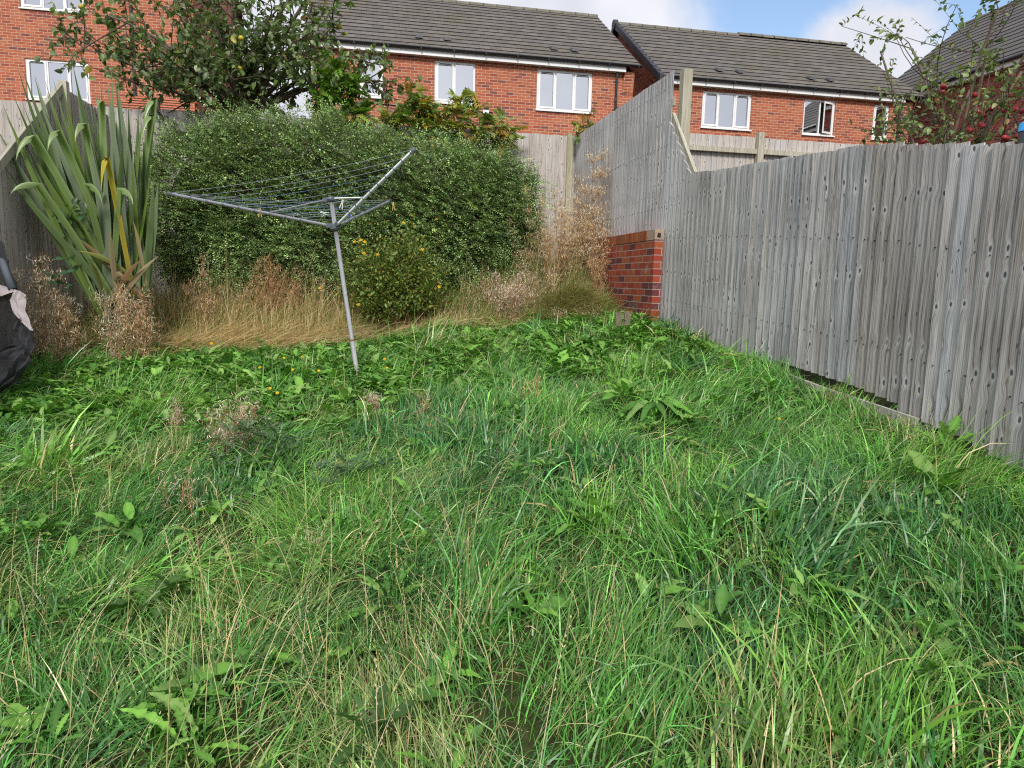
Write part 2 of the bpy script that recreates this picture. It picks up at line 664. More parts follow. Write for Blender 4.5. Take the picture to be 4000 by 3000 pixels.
def inst(tv, tt, pos, ax, up, size, col, tcol=None):
    """instance template (k,3) [x across, y along, z normal] at pos with along-axis ax and normal up"""
    pos = np.asarray(pos, float)
    n = len(pos)
    ax = nrm(np.asarray(ax, float))
    up = np.asarray(up, float)
    sd = nrm(np.cross(ax, up))
    nm = np.cross(sd, ax)
    size = np.broadcast_to(np.asarray(size, float), (n,)) if np.ndim(size) < 2 else np.asarray(size)
    if size.ndim == 1:
        size = np.repeat(size[:, None], 3, 1)
    k = len(tv)
    V = (pos[:, None, :] + tv[None, :, 0:1] * size[:, None, 0:1] * sd[:, None, :]
         + tv[None, :, 1:2] * size[:, None, 1:2] * ax[:, None, :] + tv[None, :, 2:3] * size[:, None, 2:3] * nm[:, None, :])
    T = tt[None, :, :] + (np.arange(n) * k)[:, None, None]
    C = np.repeat(np.asarray(col, float)[:, None, :], k, 1)
    if tcol is not None:
        C = C * tcol[None, :, None] if tcol.ndim == 1 else C * tcol[None]
    return V.reshape(-1, 3), T.reshape(-1, 3), C.reshape(-1, 3)


class Soup:
    def __init__(s):
        s.V, s.T, s.C, s.n = [], [], [], 0

    def add(s, vtc):
        V, T, C = vtc
        s.V.append(V)
        s.T.append(T + s.n)
        s.C.append(C)
        s.n += len(V)

    def build(s, name, mat, parent=None, off=None):
        return tri_obj(name, np.concatenate(s.V), np.concatenate(s.T), np.concatenate(s.C), mat, parent, off)


def blades(pos, az, lean, length, width, droop, col, tip=None, seg=3, twist=0.5, ctip=None):
    """tapered curved blades; returns V, T, C"""
    n = len(pos)
    ring = []
    cols = []
    p = np.array(pos, float)
    h = np.stack([np.cos(az), np.sin(az), np.zeros(n)], 1)
    s0 = np.stack([-np.sin(az), np.cos(az), np.zeros(n)], 1)
    tw = rng.normal(0, twist, n)[:, None]
    step = (length / seg)[:, None]
    for i in range(seg + 1):
        t = i / seg
        th = (lean + droop * t)[:, None]
        d = h * np.sin(th) + np.array([0, 0, 1.0]) * np.cos(th)
        nn = h * np.cos(th) - np.array([0, 0, 1.0]) * np.sin(th)
        sd = s0 * np.cos(tw) + nn * np.sin(tw)
        wv = width[:, None] * (1 - t ** 2.2) * (0.75 + 0.5 * min(1, t * 3))
        c = col if ctip is None else col * (1 - t ** 2) + ctip * t ** 2
        if i < seg:
            ring.append(p - sd * wv * 0.5)
            ring.append(p + sd * wv * 0.5)
            cols += [c, c]
        else:
            ring.append(p.copy())
            cols.append(c)
        p = p + d * step
    k = 2 * seg + 1
    V = np.stack(ring, 1)
    C = np.stack(cols, 1)
    tt = []
    for i in range(seg - 1):
        a = 2 * i
        tt += [(a, a + 1, a + 3), (a, a + 3, a + 2)]
    a = 2 * (seg - 1)
    tt += [(a, a + 1, a + 2)]
    T = np.array(tt)[None] + (np.arange(n) * k)[:, None, None]
    return V.reshape(-1, 3), T.reshape(-1, 3), C.reshape(-1, 3)


def var(col, n, amt=0.2, hue=0.12):
    c = np.array(col)[None] * np.exp(rng.normal(0, amt, (n, 1)))
    return c * np.exp(rng.normal(0, hue, (n, 3)) * np.array([1, 0.4, 1]))


# templates ----------------------------------------------------------
def leaf_template(n=4, wid=0.5, fold=0.12, curl=0.25, jag=0.0, widest=0.4):
    v, t = [], []
    for i in range(n + 1):
        y = i / n
        w_ = wid * (math.sin(math.pi * min(1, y ** (math.log(0.5) / math.log(widest)))) ** 0.8 if 0 < i < n else 0.02) * 0.5
        if jag and 0 < i < n:
            w_ *= (1 - jag) if i % 2 else 1.0
        z = -curl * y * y
        cr = 0.10 * wid * math.sin(i * 2.1) if n > 8 else 0
        v += [(-w_, y, z + fold * w_ * 2 + cr), (0, y, z), (w_, y, z + fold * w_ * 2 - cr)]
    for i in range(n):
        a = 3 * i
        t += [(a, a + 1, a + 4), (a, a + 4, a + 3), (a + 1, a + 2, a + 5), (a + 1, a + 5, a + 4)]
    return np.array(v, float), np.array(t)


TL_APPLE = leaf_template(4, 0.62, 0.25, 0.25)
TL_DOCK = leaf_template(10, 0.40, 0.30, 0.42, 0.05, 0.55)
TL_DOCK2 = leaf_template(10, 0.30, 0.25, 0.9, 0.0, 0.5)
TL_DAND = leaf_template(18, 0.27, 0.25, 0.55, 0.42, 0.66)
TL_THIN = leaf_template(3, 0.22, 0.15, 0.5)
TL_HYP = leaf_template(3, 0.45, 0.2, 0.2)
TL_TINY = (np.array([(0, 0, 0), (0.32, 0.5, 0.03), (0, 1, -0.04), (-0.32, 0.5, 0.03)], float), np.array([(0, 1, 2), (0, 2, 3)]))


# ------------------------------------------------------------------ ground
def sst(a, b, x):
    t = np.clip((x - a) / (b - a), 0, 1)
    return t * t * (3 - 2 * t)


_ph = rng.uniform(0, 6.28, (14, 2))
_kd = rng.normal(0, 1, (14, 2))


def bumps(X, Y):
    z = 0
    for i in range(14):
        k = 1.2 + i * 0.45
        d = _kd[i] / np.linalg.norm(_kd[i])
        z = z + np.sin((d[0] * X + d[1] * Y) * k + _ph[i, 0]) * (0.022 / (1 + 0.25 * i))
    return z


def ground(X, Y):
    X = np.asarray(X, float)
    Y = np.asarray(Y, float)
    Yc = np.clip(Y, -6, 22)
    z = 0.105 * Yc
    xr = np.clip(X, 0, 3.3)
    xl = np.clip(X, -6, 0)
    z = z + 0.155 * xr + 0.045 * xl
    z = z + sst(8.6, 10.6, Y) * 0.28
    z = z + bumps(X, Y)
    return z


def gz(x, y):
    return float(ground(x, y))


xs = np.concatenate([[-600, -200, -80, -40, -20, -12], np.arange(-8, 8.01, 0.16), [9, 11, 14, 18, 25, 40, 80, 200, 600]])
ys = np.concatenate([[-600, -200, -60, -20, -8], np.arange(-4, 13.01, 0.16), [14, 16, 18, 20, 24, 30, 45, 80, 200, 600]])
GX, GY = np.meshgrid(xs, ys)
GZ = ground(GX, GY)
nx, ny = len(xs), len(ys)
gv = np.stack([GX.ravel(), GY.ravel(), GZ.ravel()], 1)
gt = []
for j in range(ny - 1):
    for i in range(nx - 1):
        a = j * nx + i
        gt += [(a, a + 1, a + nx + 1), (a, a + nx + 1, a + nx)]


def soil_mat():
    m, t, out = newmat('soil_and_thatch')
    g = t.a('ShaderNodeNewGeometry')
    n = t.noise(g.outputs['Position'], 14, 6, 0.7)
    n2 = t.noise(g.outputs['Position'], 1.3, 4, 0.6)
    c = t.ramp(n, [(0.3, (0.018, 0.020, 0.009)), (0.55, (0.035, 0.045, 0.015)), (0.75, (0.09, 0.08, 0.035))])
    c = t.mix(t.ramp(n2, [(0.4, (0, 0, 0)), (0.7, (0.5, 0.5, 0.5))]), c, (0.06, 0.05, 0.028))
    p = t.a('ShaderNodeBsdfPrincipled')
    t.c(c, p.inputs['Base Color'])
    p.inputs['Roughness'].default_value = 1.0
    p.inputs['Specular IOR Level'].default_value = 0.05
    t.c(p.outputs[0], out.inputs[0])
    return m


M_SOIL = soil_mat()
gobj = tri_obj('ground', gv, np.array(gt), np.ones((len(gv), 3)), M_SOIL)
gobj.data.polygons.foreach_set('use_smooth', [True] * len(gobj.data.polygons))
tag(gobj, kind='structure')

# ------------------------------------------------------------------ houses
W2 = NT


def wall_y(b, x0, x1, z0, z1, Y, opens, depth=0.10, mat=0):
    """wall face on plane Y looking towards -Y with real openings and reveals"""
    cx = sorted(set([x0, x1] + [o[0] for o in opens] + [o[1] for o in opens]))
    cz = sorted(set([z0, z1] + [o[2] for o in opens] + [o[3] for o in opens]))
    for i in range(len(cx) - 1):
        for j in range(len(cz) - 1):
            mx, mz = (cx[i] + cx[i + 1]) / 2, (cz[j] + cz[j + 1]) / 2
            if any(o[0] < mx < o[1] and o[2] < mz < o[3] for o in opens):
                continue
            b.face([(cx[i], Y, cz[j]), (cx[i + 1], Y, cz[j]), (cx[i + 1], Y, cz[j + 1]), (cx[i], Y, cz[j + 1])], mat)
    for (a, c, d, e) in opens:
        y2 = Y + depth
        b.face([(a, Y, d), (a, y2, d), (a, y2, e), (a, Y, e)], mat)
        b.face([(c, y2, d), (c, Y, d), (c, Y, e), (c, y2, e)], mat)
        b.face([(a, Y, e), (a, y2, e), (c, y2, e), (c, Y, e)], mat)
        b.face([(a, y2, d), (a, Y, d), (c, Y, d), (c, y2, d)], mat)


def window(par, x0, x1, z0, z1, Y, casements, curtain=None, vents=(), open_last=False, orn=False):
    """white uPVC window: frame with casements (list of widths), panes, sill, curtain"""
    f = MB()
    yf = Y + 0.035
    yb = Y + 0.095
    fw = 0.055
    f.box(x0, x0 + fw, yf, yb, z0, z1)
    f.box(x1 - fw, x1, yf, yb, z0, z1)
    f.box(x0 + fw, x1 - fw, yf, yb, z1 - fw, z1)
    f.box(x0 + fw, x1 - fw, yf, yb, z0, z0 + fw)
    tot = sum(c[0] for c in casements)
    xx = x0 + fw
    W_ = x1 - x0 - 2 * fw
    panes = []
    for k, (wd, openable) in enumerate(casements):
        xe = xx + W_ * wd / tot
        if k < len(casements) - 1:
            f.box(xe - 0.022, xe + 0.022, yf + 0.002, yb - 0.002, z0 + fw, z1 - fw)
        a, c = xx + (0.022 if k else 0), xe - (0.022 if k < len(casements) - 1 else 0)
        b0, b1 = z0 + fw, z1 - fw
        last_open = open_last and k == len(casements) - 1
        if openable and not last_open:
            s = 0.045
            ys, ye = yf - 0.018, yf + 0.03
            f.box(a, a + s, ys, ye, b0, b1)
            f.box(c - s, c, ys, ye, b0, b1)
            f.box(a + s, c - s, ys, ye, b0, b0 + s)
            f.box(a + s, c - s, ys, ye, b1 - s, b1)
            if k in vents:
                f.box(a + s + 0.03, c - s - 0.03, ys - 0.012, ys, b1 - s + 0.012, b1 - s + 0.034, 1)
            a, c, b0, b1 = a + s, c - s, b0 + s, b1 - s
        if not last_open:
            panes.append((a, c, b0, b1))
        else:
            op = (a, c, b0, b1)
        xx = xe
    win = f.build('window', [M_UPVC, M_PIPE], par)
    g = MB()
    for (a, c, b0, b1) in panes:
        g.face([(a, yf + 0.02, b0), (c, yf + 0.02, b0), (c, yf + 0.02, b1), (a, yf + 0.02, b1)])
    if panes:
        g.build('pane', M_GLASS, win)
    s = MB()
    s.box(x0 - 0.03, x1 + 0.03, Y - 0.05, Y + 0.034, z0 - 0.035, z0 - 0.001)
    s.build('sill', M_UPVC, win)
    r = MB()
    r.face([(x0, Y + 0.9, z0), (x1, Y + 0.9, z0), (x1, Y + 0.9, z1), (x0, Y + 0.9, z1)])
    for (xa) in (x0, x1):
        r.face([(xa, Y + 0.1, z0), (xa, Y + 0.9, z0), (xa, Y + 0.9, z1), (xa, Y + 0.1, z1)])
    r.face([(x0, Y + 0.1, z0), (x1, Y + 0.1, z0), (x1, Y + 0.9, z0), (x0, Y + 0.9, z0)])
    r.face([(x0, Y + 0.1, z1), (x1, Y + 0.1, z1), (x1, Y + 0.9, z1), (x0, Y + 0.9, z1)])
    r.build('room', M_ROOM, win)
    if curtain:
        c = MB()
        kind, spans = curtain
        for (a, e) in spans:
            xa, xb = x0 + (x1 - x0) * a, x0 + (x1 - x0) * e
            n = max(4, int((xb - xa) / 0.02))
            for i in range(n):
                u0, u1 = xa + (xb - xa) * i / n, xa + (xb - xa) * (i + 1) / n
                amp = 0.018 if kind == 'curtain' else 0.0
                y0_ = Y + 0.16 + amp * math.sin(u0 * 62 + math.sin(u0 * 9) * 2)
                y1_ = Y + 0.16 + amp * math.sin(u1 * 62 + math.sin(u1 * 9) * 2)
                c.face([(u0, y0_, z0), (u1, y1_, z0), (u1, y1_, z1), (u0, y0_, z1)])
        c.build('curtain' if kind == 'curtain' else 'blind', M_CURT if kind == 'curtain' else M_BLIND, win)
    if orn:
        o = MB()
        xa = x0 + 0.16
        o.box(xa, xa + 0.30, Y + 0.10, Y + 0.15, z0 + 0.06, z0 + 0.20)
        o.box(xa + 0.09, xa + 0.115, Y + 0.11, Y + 0.14, z0 + 0.20, z0 + 0.33)
        o.box(xa + 0.02, xa + 0.28, Y + 0.095, Y + 0.10, z0 + 0.20, z0 + 0.235)
        o.build('ornament', M_ORN, win)
    if open_last:
        a, c, b0, b1 = op
        ang = R_(17)
        dx, dy = math.cos(ang), -math.sin(ang)
        hx, hy = c, yf - 0.02      # hinged at the right jamb, swings outwards
        q = MB()
        L = c - a

        def P(u, zz, off=0.0):
            return (hx - dx * u + dy * off * 0, hy + dy * u, zz)
        s_ = 0.05
        th = np.array([dy, -(-dx), 0]) * 0.0
        for (u0, u1, za, zb) in ((0, s_, b0, b1), (L - s_, L, b0, b1), (s_, L - s_, b0, b0 + s_), (s_, L - s_, b1 - s_, b1)):
            A, B = P(u0, za), P(u1, za)
            nx_, ny_ = dy * 0.04, dx * 0.04
            pts = [(A[0], A[1], za), (B[0], B[1], za), (B[0] - nx_, B[1] + ny_, za), (A[0] - nx_, A[1] + ny_, za)]
            q.hexa(pts + [(p[0], p[1], zb) for p in pts])
        sash = q.build('open_sash', M_UPVC, win)
        q = MB()
        A, B = P(s_, 0), P(L - s_, 0)
        ox, oy = -dy * 0.02, dx * 0.02
        q.face([(A[0] + ox, A[1] + oy, b0 + s_), (B[0] + ox, B[1] + oy, b0 + s_), (B[0] + ox, B[1] + oy, b1 - s_), (A[0] + ox, A[1] + oy, b1 - s_)])
        gp = q.build('pane', M_GLASS, win)
    return win


def roof_slope(name, par, x0, x1, ye, ze, yr, zr, mats, gauge=0.345, axis='x'):
    """stepped tile courses from eaves (ye,ze) up to ridge (yr,zr); axis 'x': eaves run along x"""
    L = math.hypot(yr - ye, zr - ze)
    n = int(round(L / gauge))
    dy, dz = (yr - ye) / L, (zr - ze) / L
    nyv, nzv = -dz * (1 if dy > 0 else -1), abs(dy)
    b = MB()
    lip = 0.026
    for k in range(n):
        s0, s1 = L * k / n, L * (k + 1) / n
        e = 0.012 if k else 0
        # gentle unevenness along the course
        m = 26
        for i in range(m):
            xa, xb = x0 + (x1 - x0) * i / m, x0 + (x1 - x0) * (i + 1) / m

            def P(x, s, off):
                jit = 0.0015 * math.sin(x * 2.1 + k * 1.7) + 0.001 * math.sin(x * 7.3 + k * 3.1)
                y = ye + dy * s + nyv * (off + jit)
                z = ze + dz * s + nzv * (off + jit)
                return (x, y, z) if axis == 'x' else (y, x, z)
            q = [P(xa, s0, lip), P(xb, s0, lip), P(xb, s1 + 0.02, 0.004), P(xa, s1 + 0.02, 0.004)]
            b.face(q, 0, [(xa, k + .02), (xb, k + .02), (xb, k + .98), (xa, k + .98)])
            q = [P(xa, s0, -0.02), P(xb, s0, -0.02), P(xb, s0, lip), P(xa, s0, lip)]
            b.face(q, 1)
        for xe in (x0, x1):
            b.face([P(xe, s0, -0.03), P(xe, s0, lip), P(xe, s1, 0.004), P(xe, s1, -0.03)], 1)
    return b.build(name, mats, par)


def gutter_x(par, x0, x1, y, z, mat=M_BLACK):
    b = MB()
    prof = [(math.cos(a) * 0.056, math.sin(a) * 0.056) for a in np.linspace(math.pi, 2 * math.pi, 9)]
    for i in range(len(prof) - 1):
        (a0, c0), (a1, c1) = prof[i], prof[i + 1]
        b.face([(x0, y + a0, z + c0), (x1, y + a0, z + c0), (x1, y + a1, z + c1), (x0, y + a1, z + c1)])
    b.box(x0, x1, y - 0.060, y - 0.052, z - 0.012, z + 0.006)
    x = x0 + 0.4
    while x < x1:
        b.box(x, x + 0.03, y - 0.063, y + 0.05, z - 0.066, z + 0.008)
        x += 0.86
    return b.build('gutter', mat, par)


def ridge_tiles(par, x0, x1, y, z, step=None):
    b = MB()
    x = x0
    k = 0
    while x < x1 - 0.02:
        xe = min(x + 0.44, x1)
        dz = step(x) if step else 0
        pr = [(-0.125, -0.075), (-0.085, 0.005), (0, 0.05), (0.085, 0.005), (0.125, -0.075)]
        r = 0.004 * (k % 2)
        for i in range(4):
            (a0, c0), (a1, c1) = pr[i], pr[i + 1]
            b.face([(x, y + a0, z + c0 + dz + r), (xe, y + a0, z + c0 + dz + r), (xe, y + a1, z + c1 + dz + r), (x, y + a1, z + c1 + dz + r)])
        for xx in (x, xe):
            b.face([(xx, y + a, z + c + dz + r) for a, c in pr])
        b.box(xe - 0.012, xe + 0.012, y - 0.13, y + 0.13, z - 0.07 + dz, z - 0.02 + dz, 1)
        b.face([(xe - 0.008, y - 0.128, z - 0.07 + dz), (xe + 0.008, y - 0.128, z - 0.07 + dz), (xe + 0.008, y - 0.086, z + 0.012 + dz), (xe - 0.008, y - 0.086, z + 0.012 + dz)], 1)
        b.face([(xe - 0.008, y - 0.086, z + 0.012 + dz), (xe + 0.008, y - 0.086, z + 0.012 + dz), (xe + 0.008, y, z + 0.057 + dz), (xe - 0.008, y, z + 0.057 + dz)], 1)
        x = xe
        k += 1
    return b.build('ridge_tiles', [M_RIDGE, M_VERGE], par)


def roof_vents(par, pts, ye, ze, dy, dz):
    for (x, s) in pts:
        b = MB()
        y, z = ye + dy * s, ze + dz * s
        b.hexa([(x, y - 0.03, z + 0.05), (x + 0.2, y - 0.03, z + 0.05), (x + 0.2, y + 0.22, z + 0.17), (x, y + 0.22, z + 0.17),
                (x + 0.01, y - 0.03, z + 0.13), (x + 0.19, y - 0.03, z + 0.13), (x + 0.18, y + 0.22, z + 0.215), (x + 0.02, y + 0.22, z + 0.215)])
        b.build('roof_vent', M_LEAD, par)


def downpipe(par, x, y, z0, z1, mat=M_PIPE):
    b = MB()
    b.tube([(x, y - 0.10, z1 + 0.12), (x, y - 0.10, z1 + 0.02), (x, y - 0.045, z1 - 0.13), (x, y - 0.045, z0)], 0.034, 8)
    z = z0 + 1
    while z < z1 - 0.2:
        b.tube([(x, y - 0.045, z), (x, y - 0.045, z + 0.06)], 0.044, 8)
        z += 1.4
    return b.build('downpipe', mat, par, True)


HY = 20.0
ZG = gz(0, 20)

# middle house -------------------------------------------------------
h2 = thing('brick_house', (3.0, 22, ZG), 'orange brick house behind the hedge with grey tiled roof and three white windows', 'house', 'brick houses behind the garden')
op2 = [(-0.19, 0.41, 6.44, 7.50), (1.77, 2.87, 6.43, 7.50), (4.58, 6.17, 6.43, 7.50)]
b = MB()
wall_y(b, -1.37, 6.93, ZG - 0.5, 7.62, HY, op2)
b.face([(-1.37, HY + 8.3, ZG - .5), (-1.37, HY, ZG - .5), (-1.37, HY, 7.65), (-1.37, HY + 4.15, 10.4), (-1.37, HY + 8.3, 7.65)])
b.face([(6.93, HY + 8.3, ZG - .5), (-1.37, HY + 8.3, ZG - .5), (-1.37, HY + 8.3, 7.65), (6.93, HY + 8.3, 7.65)])
# corner pier with corbelled courses under the verge
wall_y(b, 6.93, 7.10, ZG - 0.5, 6.9, HY, [])
for i in range(9):
    x1 = 7.37 if i > 0 else 7.37
    yy = HY - 0.012 * max(0, i - 1)
    b.box(7.06, 7.37, yy, HY + 0.2, 6.9 + i * 0.078, 6.9 + i * 0.078 + 0.072)
wall_y(b, 7.10, 7.37, ZG - 0.5, 6.9, HY, [])
wall_y(b, 6.93, 7.06, 6.9, 7.62, HY, [])
b.face([(7.37, HY, ZG - .5), (7.37, HY + 8.3, ZG - .5), (7.37, HY + 8.3, 7.65), (7.37, HY + 4.15, 10.35), (7.37, HY, 7.6)])
b.build('wall', M_BRICK, h2)
EY, EZ, RY, RZ = HY - 0.24, 7.70, HY + 4.15, 10.50
roof_slope('roof', h2, -1.62, 7.52, EY, EZ, RY, RZ, [M_TILE, M_TEDGE])
roof_slope('roof', h2, -1.62, 7.52, HY + 8.5, EZ, RY, RZ, [M_TILE, M_TEDGE], 0.7)
ridge_tiles(h2, -1.6, 7.50, RY, RZ + 0.02)
b = MB()
b.box(-1.55, 7.08, HY - 0.17, HY - 0.148, 7.555, 7.70)
b.box(-1.55, 7.08, HY - 0.148, HY + 0.01, 7.555, 7.575)
b.build('fascia', M_UPVC, h2)
gutter_x(h2, -1.6, 7.52, HY - 0.228, 7.735)
downpipe(h2, 6.86, HY, 3, 7.5)
downpipe(h2, -0.88, HY, 3, 7.5)
d_ = math.hypot(RY - EY, RZ - EZ)
roof_vents(h2, [(1.28, 0.72), (2.05, 0.72), (5.05, 0.75), (5.65, 0.75)], EY, EZ, (RY - EY) / d_, (RZ - EZ) / d_)
window(h2, *op2[0], HY, [(1, True)], ('curtain', [(0.0, 0.35), (0.82, 1.0)]), vents=(0,))
window(h2, *op2[1], HY, [(1, True), (1.02, False)], ('blind', [(0.5, 1.0)]), vents=(0,), orn=True)
window(h2, *op2[2], HY, [(0.95, True), (1.0, False), (0.95, True)], ('curtain', [(0.0, 0.30), (0.47, 0.62), (0.68, 0.94)]), vents=(0, 2))
b = MB()
b.tube([(-1.3, HY - 0.02, 6.31), (-0.5, HY - 0.02, 6.285), (0.6, HY - 0.02, 6.28), (1.7, HY - 0.02, 6.20), (2.9, HY - 0.02, 6.24), (3.35, HY - 0.02, 6.27), (3.36, HY - 0.02, 6.1)], 0.012, 6)
b.build('wall_cable', M_BLACK, h2)
b = MB()
b.box(3.12, 3.24, HY - 0.10, HY, 6.27, 6.37, 1)
b.hexa([(3.06, HY - 0.24, 6.18), (3.22, HY - 0.24, 6.18), (3.24, HY - 0.05, 6.24), (3.08, HY - 0.05, 6.24),
        (3.06, HY - 0.24, 6.24), (3.22, HY - 0.24, 6.24), (3.24, HY - 0.05, 6.32), (3.08, HY - 0.05, 6.32)])
b.build('security_light', [M_UPVC, M_BLACK], h2)

# right-hand terrace --------------------------------------------------
h3 = thing('brick_house', (12.4, 22, ZG), 'orange brick house with black verge caps and an open window, above the right fence', 'house', 'brick houses behind the garden')
op3 = [(9.50, 11.05, 6.27, 7.28), (12.76, 13.80, 6.27, 7.28), (15.12, 15.66, 6.27, 7.28)]
b = MB()
wall_y(b, 8.26, 16.02, ZG - .5, 7.42, HY, op3)
for i in range(9):
    b.box(16.02, 16.40, HY - 0.010 * max(0, i - 1), HY + 0.2, 6.70 + i * 0.078, 6.70 + i * 0.078 + 0.072)
wall_y(b, 16.02, 16.40, ZG - .5, 6.70, HY, [])
for xx in (8.26, 16.40):
    b.face([(xx, HY, ZG - .5), (xx, HY + 7.9, ZG - .5), (xx, HY + 7.9, 7.45), (xx, HY + 3.95, 10.1), (xx, HY, 7.42)])
b.face([(16.4, HY + 7.9, ZG - .5), (8.26, HY + 7.9, ZG - .5), (8.26, HY + 7.9, 7.45), (16.4, HY + 7.9, 7.45)])
b.build('wall', M_BRICK, h3)
EY3, EZ3, RY3, RZ3 = HY - 0.24, 7.50, HY + 3.95, 10.27
roof_slope('roof', h3, 8.12, 16.75, EY3, EZ3, RY3, RZ3, [M_TILE, M_TEDGE])
roof_slope('roof', h3, 8.12, 16.75, HY + 8.1, EZ3, RY3, RZ3, [M_TILE, M_TEDGE], 0.7)
ridge_tiles(h3, 8.14, 16.7, RY3, RZ3 + 0.02, lambda x: 0.05 if x > 12.15 else 0)
b = MB()
b.box(8.3, 16.05, HY - 0.17, HY - 0.148, 7.36, 7.505)
b.box(8.3, 16.05, HY - 0.148, HY + 0.01, 7.36, 7.38)
b.build('fascia', M_UPVC, h3)
gutter_x(h3, 8.2, 16.78, HY - 0.228, 7.54)
downpipe(h3, 15.98, HY, 3, 7.3)
d3 = math.hypot(RY3 - EY3, RZ3 - EZ3)
roof_vents(h3, [(10.1, 0.75), (10.75, 0.75), (13.1, 0.72), (13.75, 0.72)], EY3, EZ3, (RY3 - EY3) / d3, (RZ3 - EZ3) / d3)
b = MB()                                           # dry verge caps stepping up both slopes
for sgn, ybase in ((1, EY3), (-1, HY + 8.14)):
    for k in range(15):
        s0, s1 = d3 * k / 15, d3 * (k + 1) / 15
        ya, yb_ = ybase + sgn * (RY3 - EY3) / d3 * s0, ybase + sgn * (RY3 - EY3) / d3 * s1
        za, zb_ = EZ3 + (RZ3 - EZ3) / d3 * s0, EZ3 + (RZ3 - EZ3) / d3 * s1
        q = [(8.06, ya, za - .16), (8.2, ya, za - .16), (8.2, yb_, zb_ - .14), (8.06, yb_, zb_ - .14),
             (8.06, ya, za + .075), (8.2, ya, za + .075), (8.2, yb_, zb_ + .045), (8.06, yb_, zb_ + .045)]
        if sgn < 0:
            q = [q[i] for i in (3, 2, 1, 0, 7, 6, 5, 4)]
        b.hexa(q)
b.tube([(8.03, RY3, RZ3 - 0.04), (8.16, RY3, RZ3 - 0.04)], 0.16, 12)
b.build('verge_caps', M_VERGE, h3)
window(h3, *op3[0], HY, [(0.95, True), (1.0, False), (0.95, True)], ('curtain', [(0.76, 0.95)]), vents=(0, 2))
window(h3, *op3[1], HY, [(1, False), (0.85, True)], ('blind', [(0.0, 0.5)]), open_last=True)
window(h3, *op3[2], HY, [(1, True)], ('blind', [(0.0, 1.0)]), vents=(0,))

# side-on house on the right -----------------------------------------
h4 = thing('brick_house', (20, 18, ZG), 'dark red brick house side-on behind the tree with red apples', 'house', 'brick houses behind the garden')
b = MB()
X4 = 18.0
b.face([(X4, 24.3, ZG - .6), (X4, 9, ZG - .6), (X4, 9, 8.15), (X4, 24.3, 8.15)])
b.face([(X4 + 8, 24.3, ZG - .6), (X4, 24.3, ZG - .6), (X4, 24.3, 8.15), (X4 + 4, 24.3, 11.5), (X4 + 8, 24.3, 8.15)])
b.face([(X4, 9, ZG - .6), (X4 + 8, 9, ZG - .6), (X4 + 8, 9, 8.15), (X4 + 4, 9, 11.5), (X4, 9, 8.15)])
b.build('wall', M_BRICK4, h4)
roof_slope('roof', h4, 8.8, 24.45, X4 - 0.25, 8.20, X4 + 4, 11.62, [M_TILE4, M_TEDGE], axis='y')
roof_slope('roof', h4, 8.8, 24.45, X4 + 8.25, 8.20, X4 + 4, 11.62, [M_TILE4, M_TEDGE], 0.7, axis='y')
b = MB()
b.box(X4 - 0.19, X4 - 0.165, 8.9, 24.4, 8.04, 8.20)
b.box(X4 - 0.165, X4 + 0.0, 8.9, 24.4, 8.04, 8.06)
b.build('fascia', M_UPVC, h4)
b = MB()
b.tube([(X4 - 0.26, 8.9, 8.22), (X4 - 0.26, 24.4, 8.22)], 0.055, 8)
b.build('gutter', M_BLACK, h4)
b = MB()
b.tube([(X4 + 4, 8.85, 11.60), (X4 + 4, 24.45, 11.60)], 0.10, 8)
b.build('ridge_tiles', M_RIDGE, h4)

# tall house at the left ----------------------------------------------
h1 = thing('brick_house', (-8, 25, ZG), 'tall orange brick house at the far left with two storeys of white windows', 'house', 'brick houses behind the garden')
HY1 = 23.0
op1 = [(-9.29, -7.68, 6.45, 7.53), (-9.30, -7.66, 8.84, 9.95)]
b = MB()
wall_y(b, -15, -4.86, ZG - .6, 11.2, HY1, op1)
b.face([(-4.86, HY1, ZG - .6), (-4.86, HY1 + 8, ZG - .6), (-4.86, HY1 + 8, 11.2), (-4.86, HY1 + 4, 13.6), (-4.86, HY1, 11.2)])
b.build('wall', M_BRICK, h1)
roof_slope('roof', h1, -15.2, -4.7, HY1 - 0.25, 11.2, HY1 + 4, 13.8, [M_TILE, M_TEDGE])
roof_slope('roof', h1, -15.2, -4.7, HY1 + 8.2, 11.2, HY1 + 4, 13.8, [M_TILE, M_TEDGE], 0.7)
window(h1, *op1[0], HY1, [(0.95, True), (1.0, False), (0.95, True)], ('blind', [(0.0, 1.0)]), vents=(0,))
window(h1, *op1[1], HY1, [(0.95, True), (1.0, False), (0.95, True)], ('curtain', [(0.0, 0.62), (0.7, 1.0)]))
b = MB()
b.tube([(-6.5, HY1 - 0.05, 3), (-6.5, HY1 - 0.05, 11)], 0.04, 8)
b.build('downpipe', M_PIPE, h1)

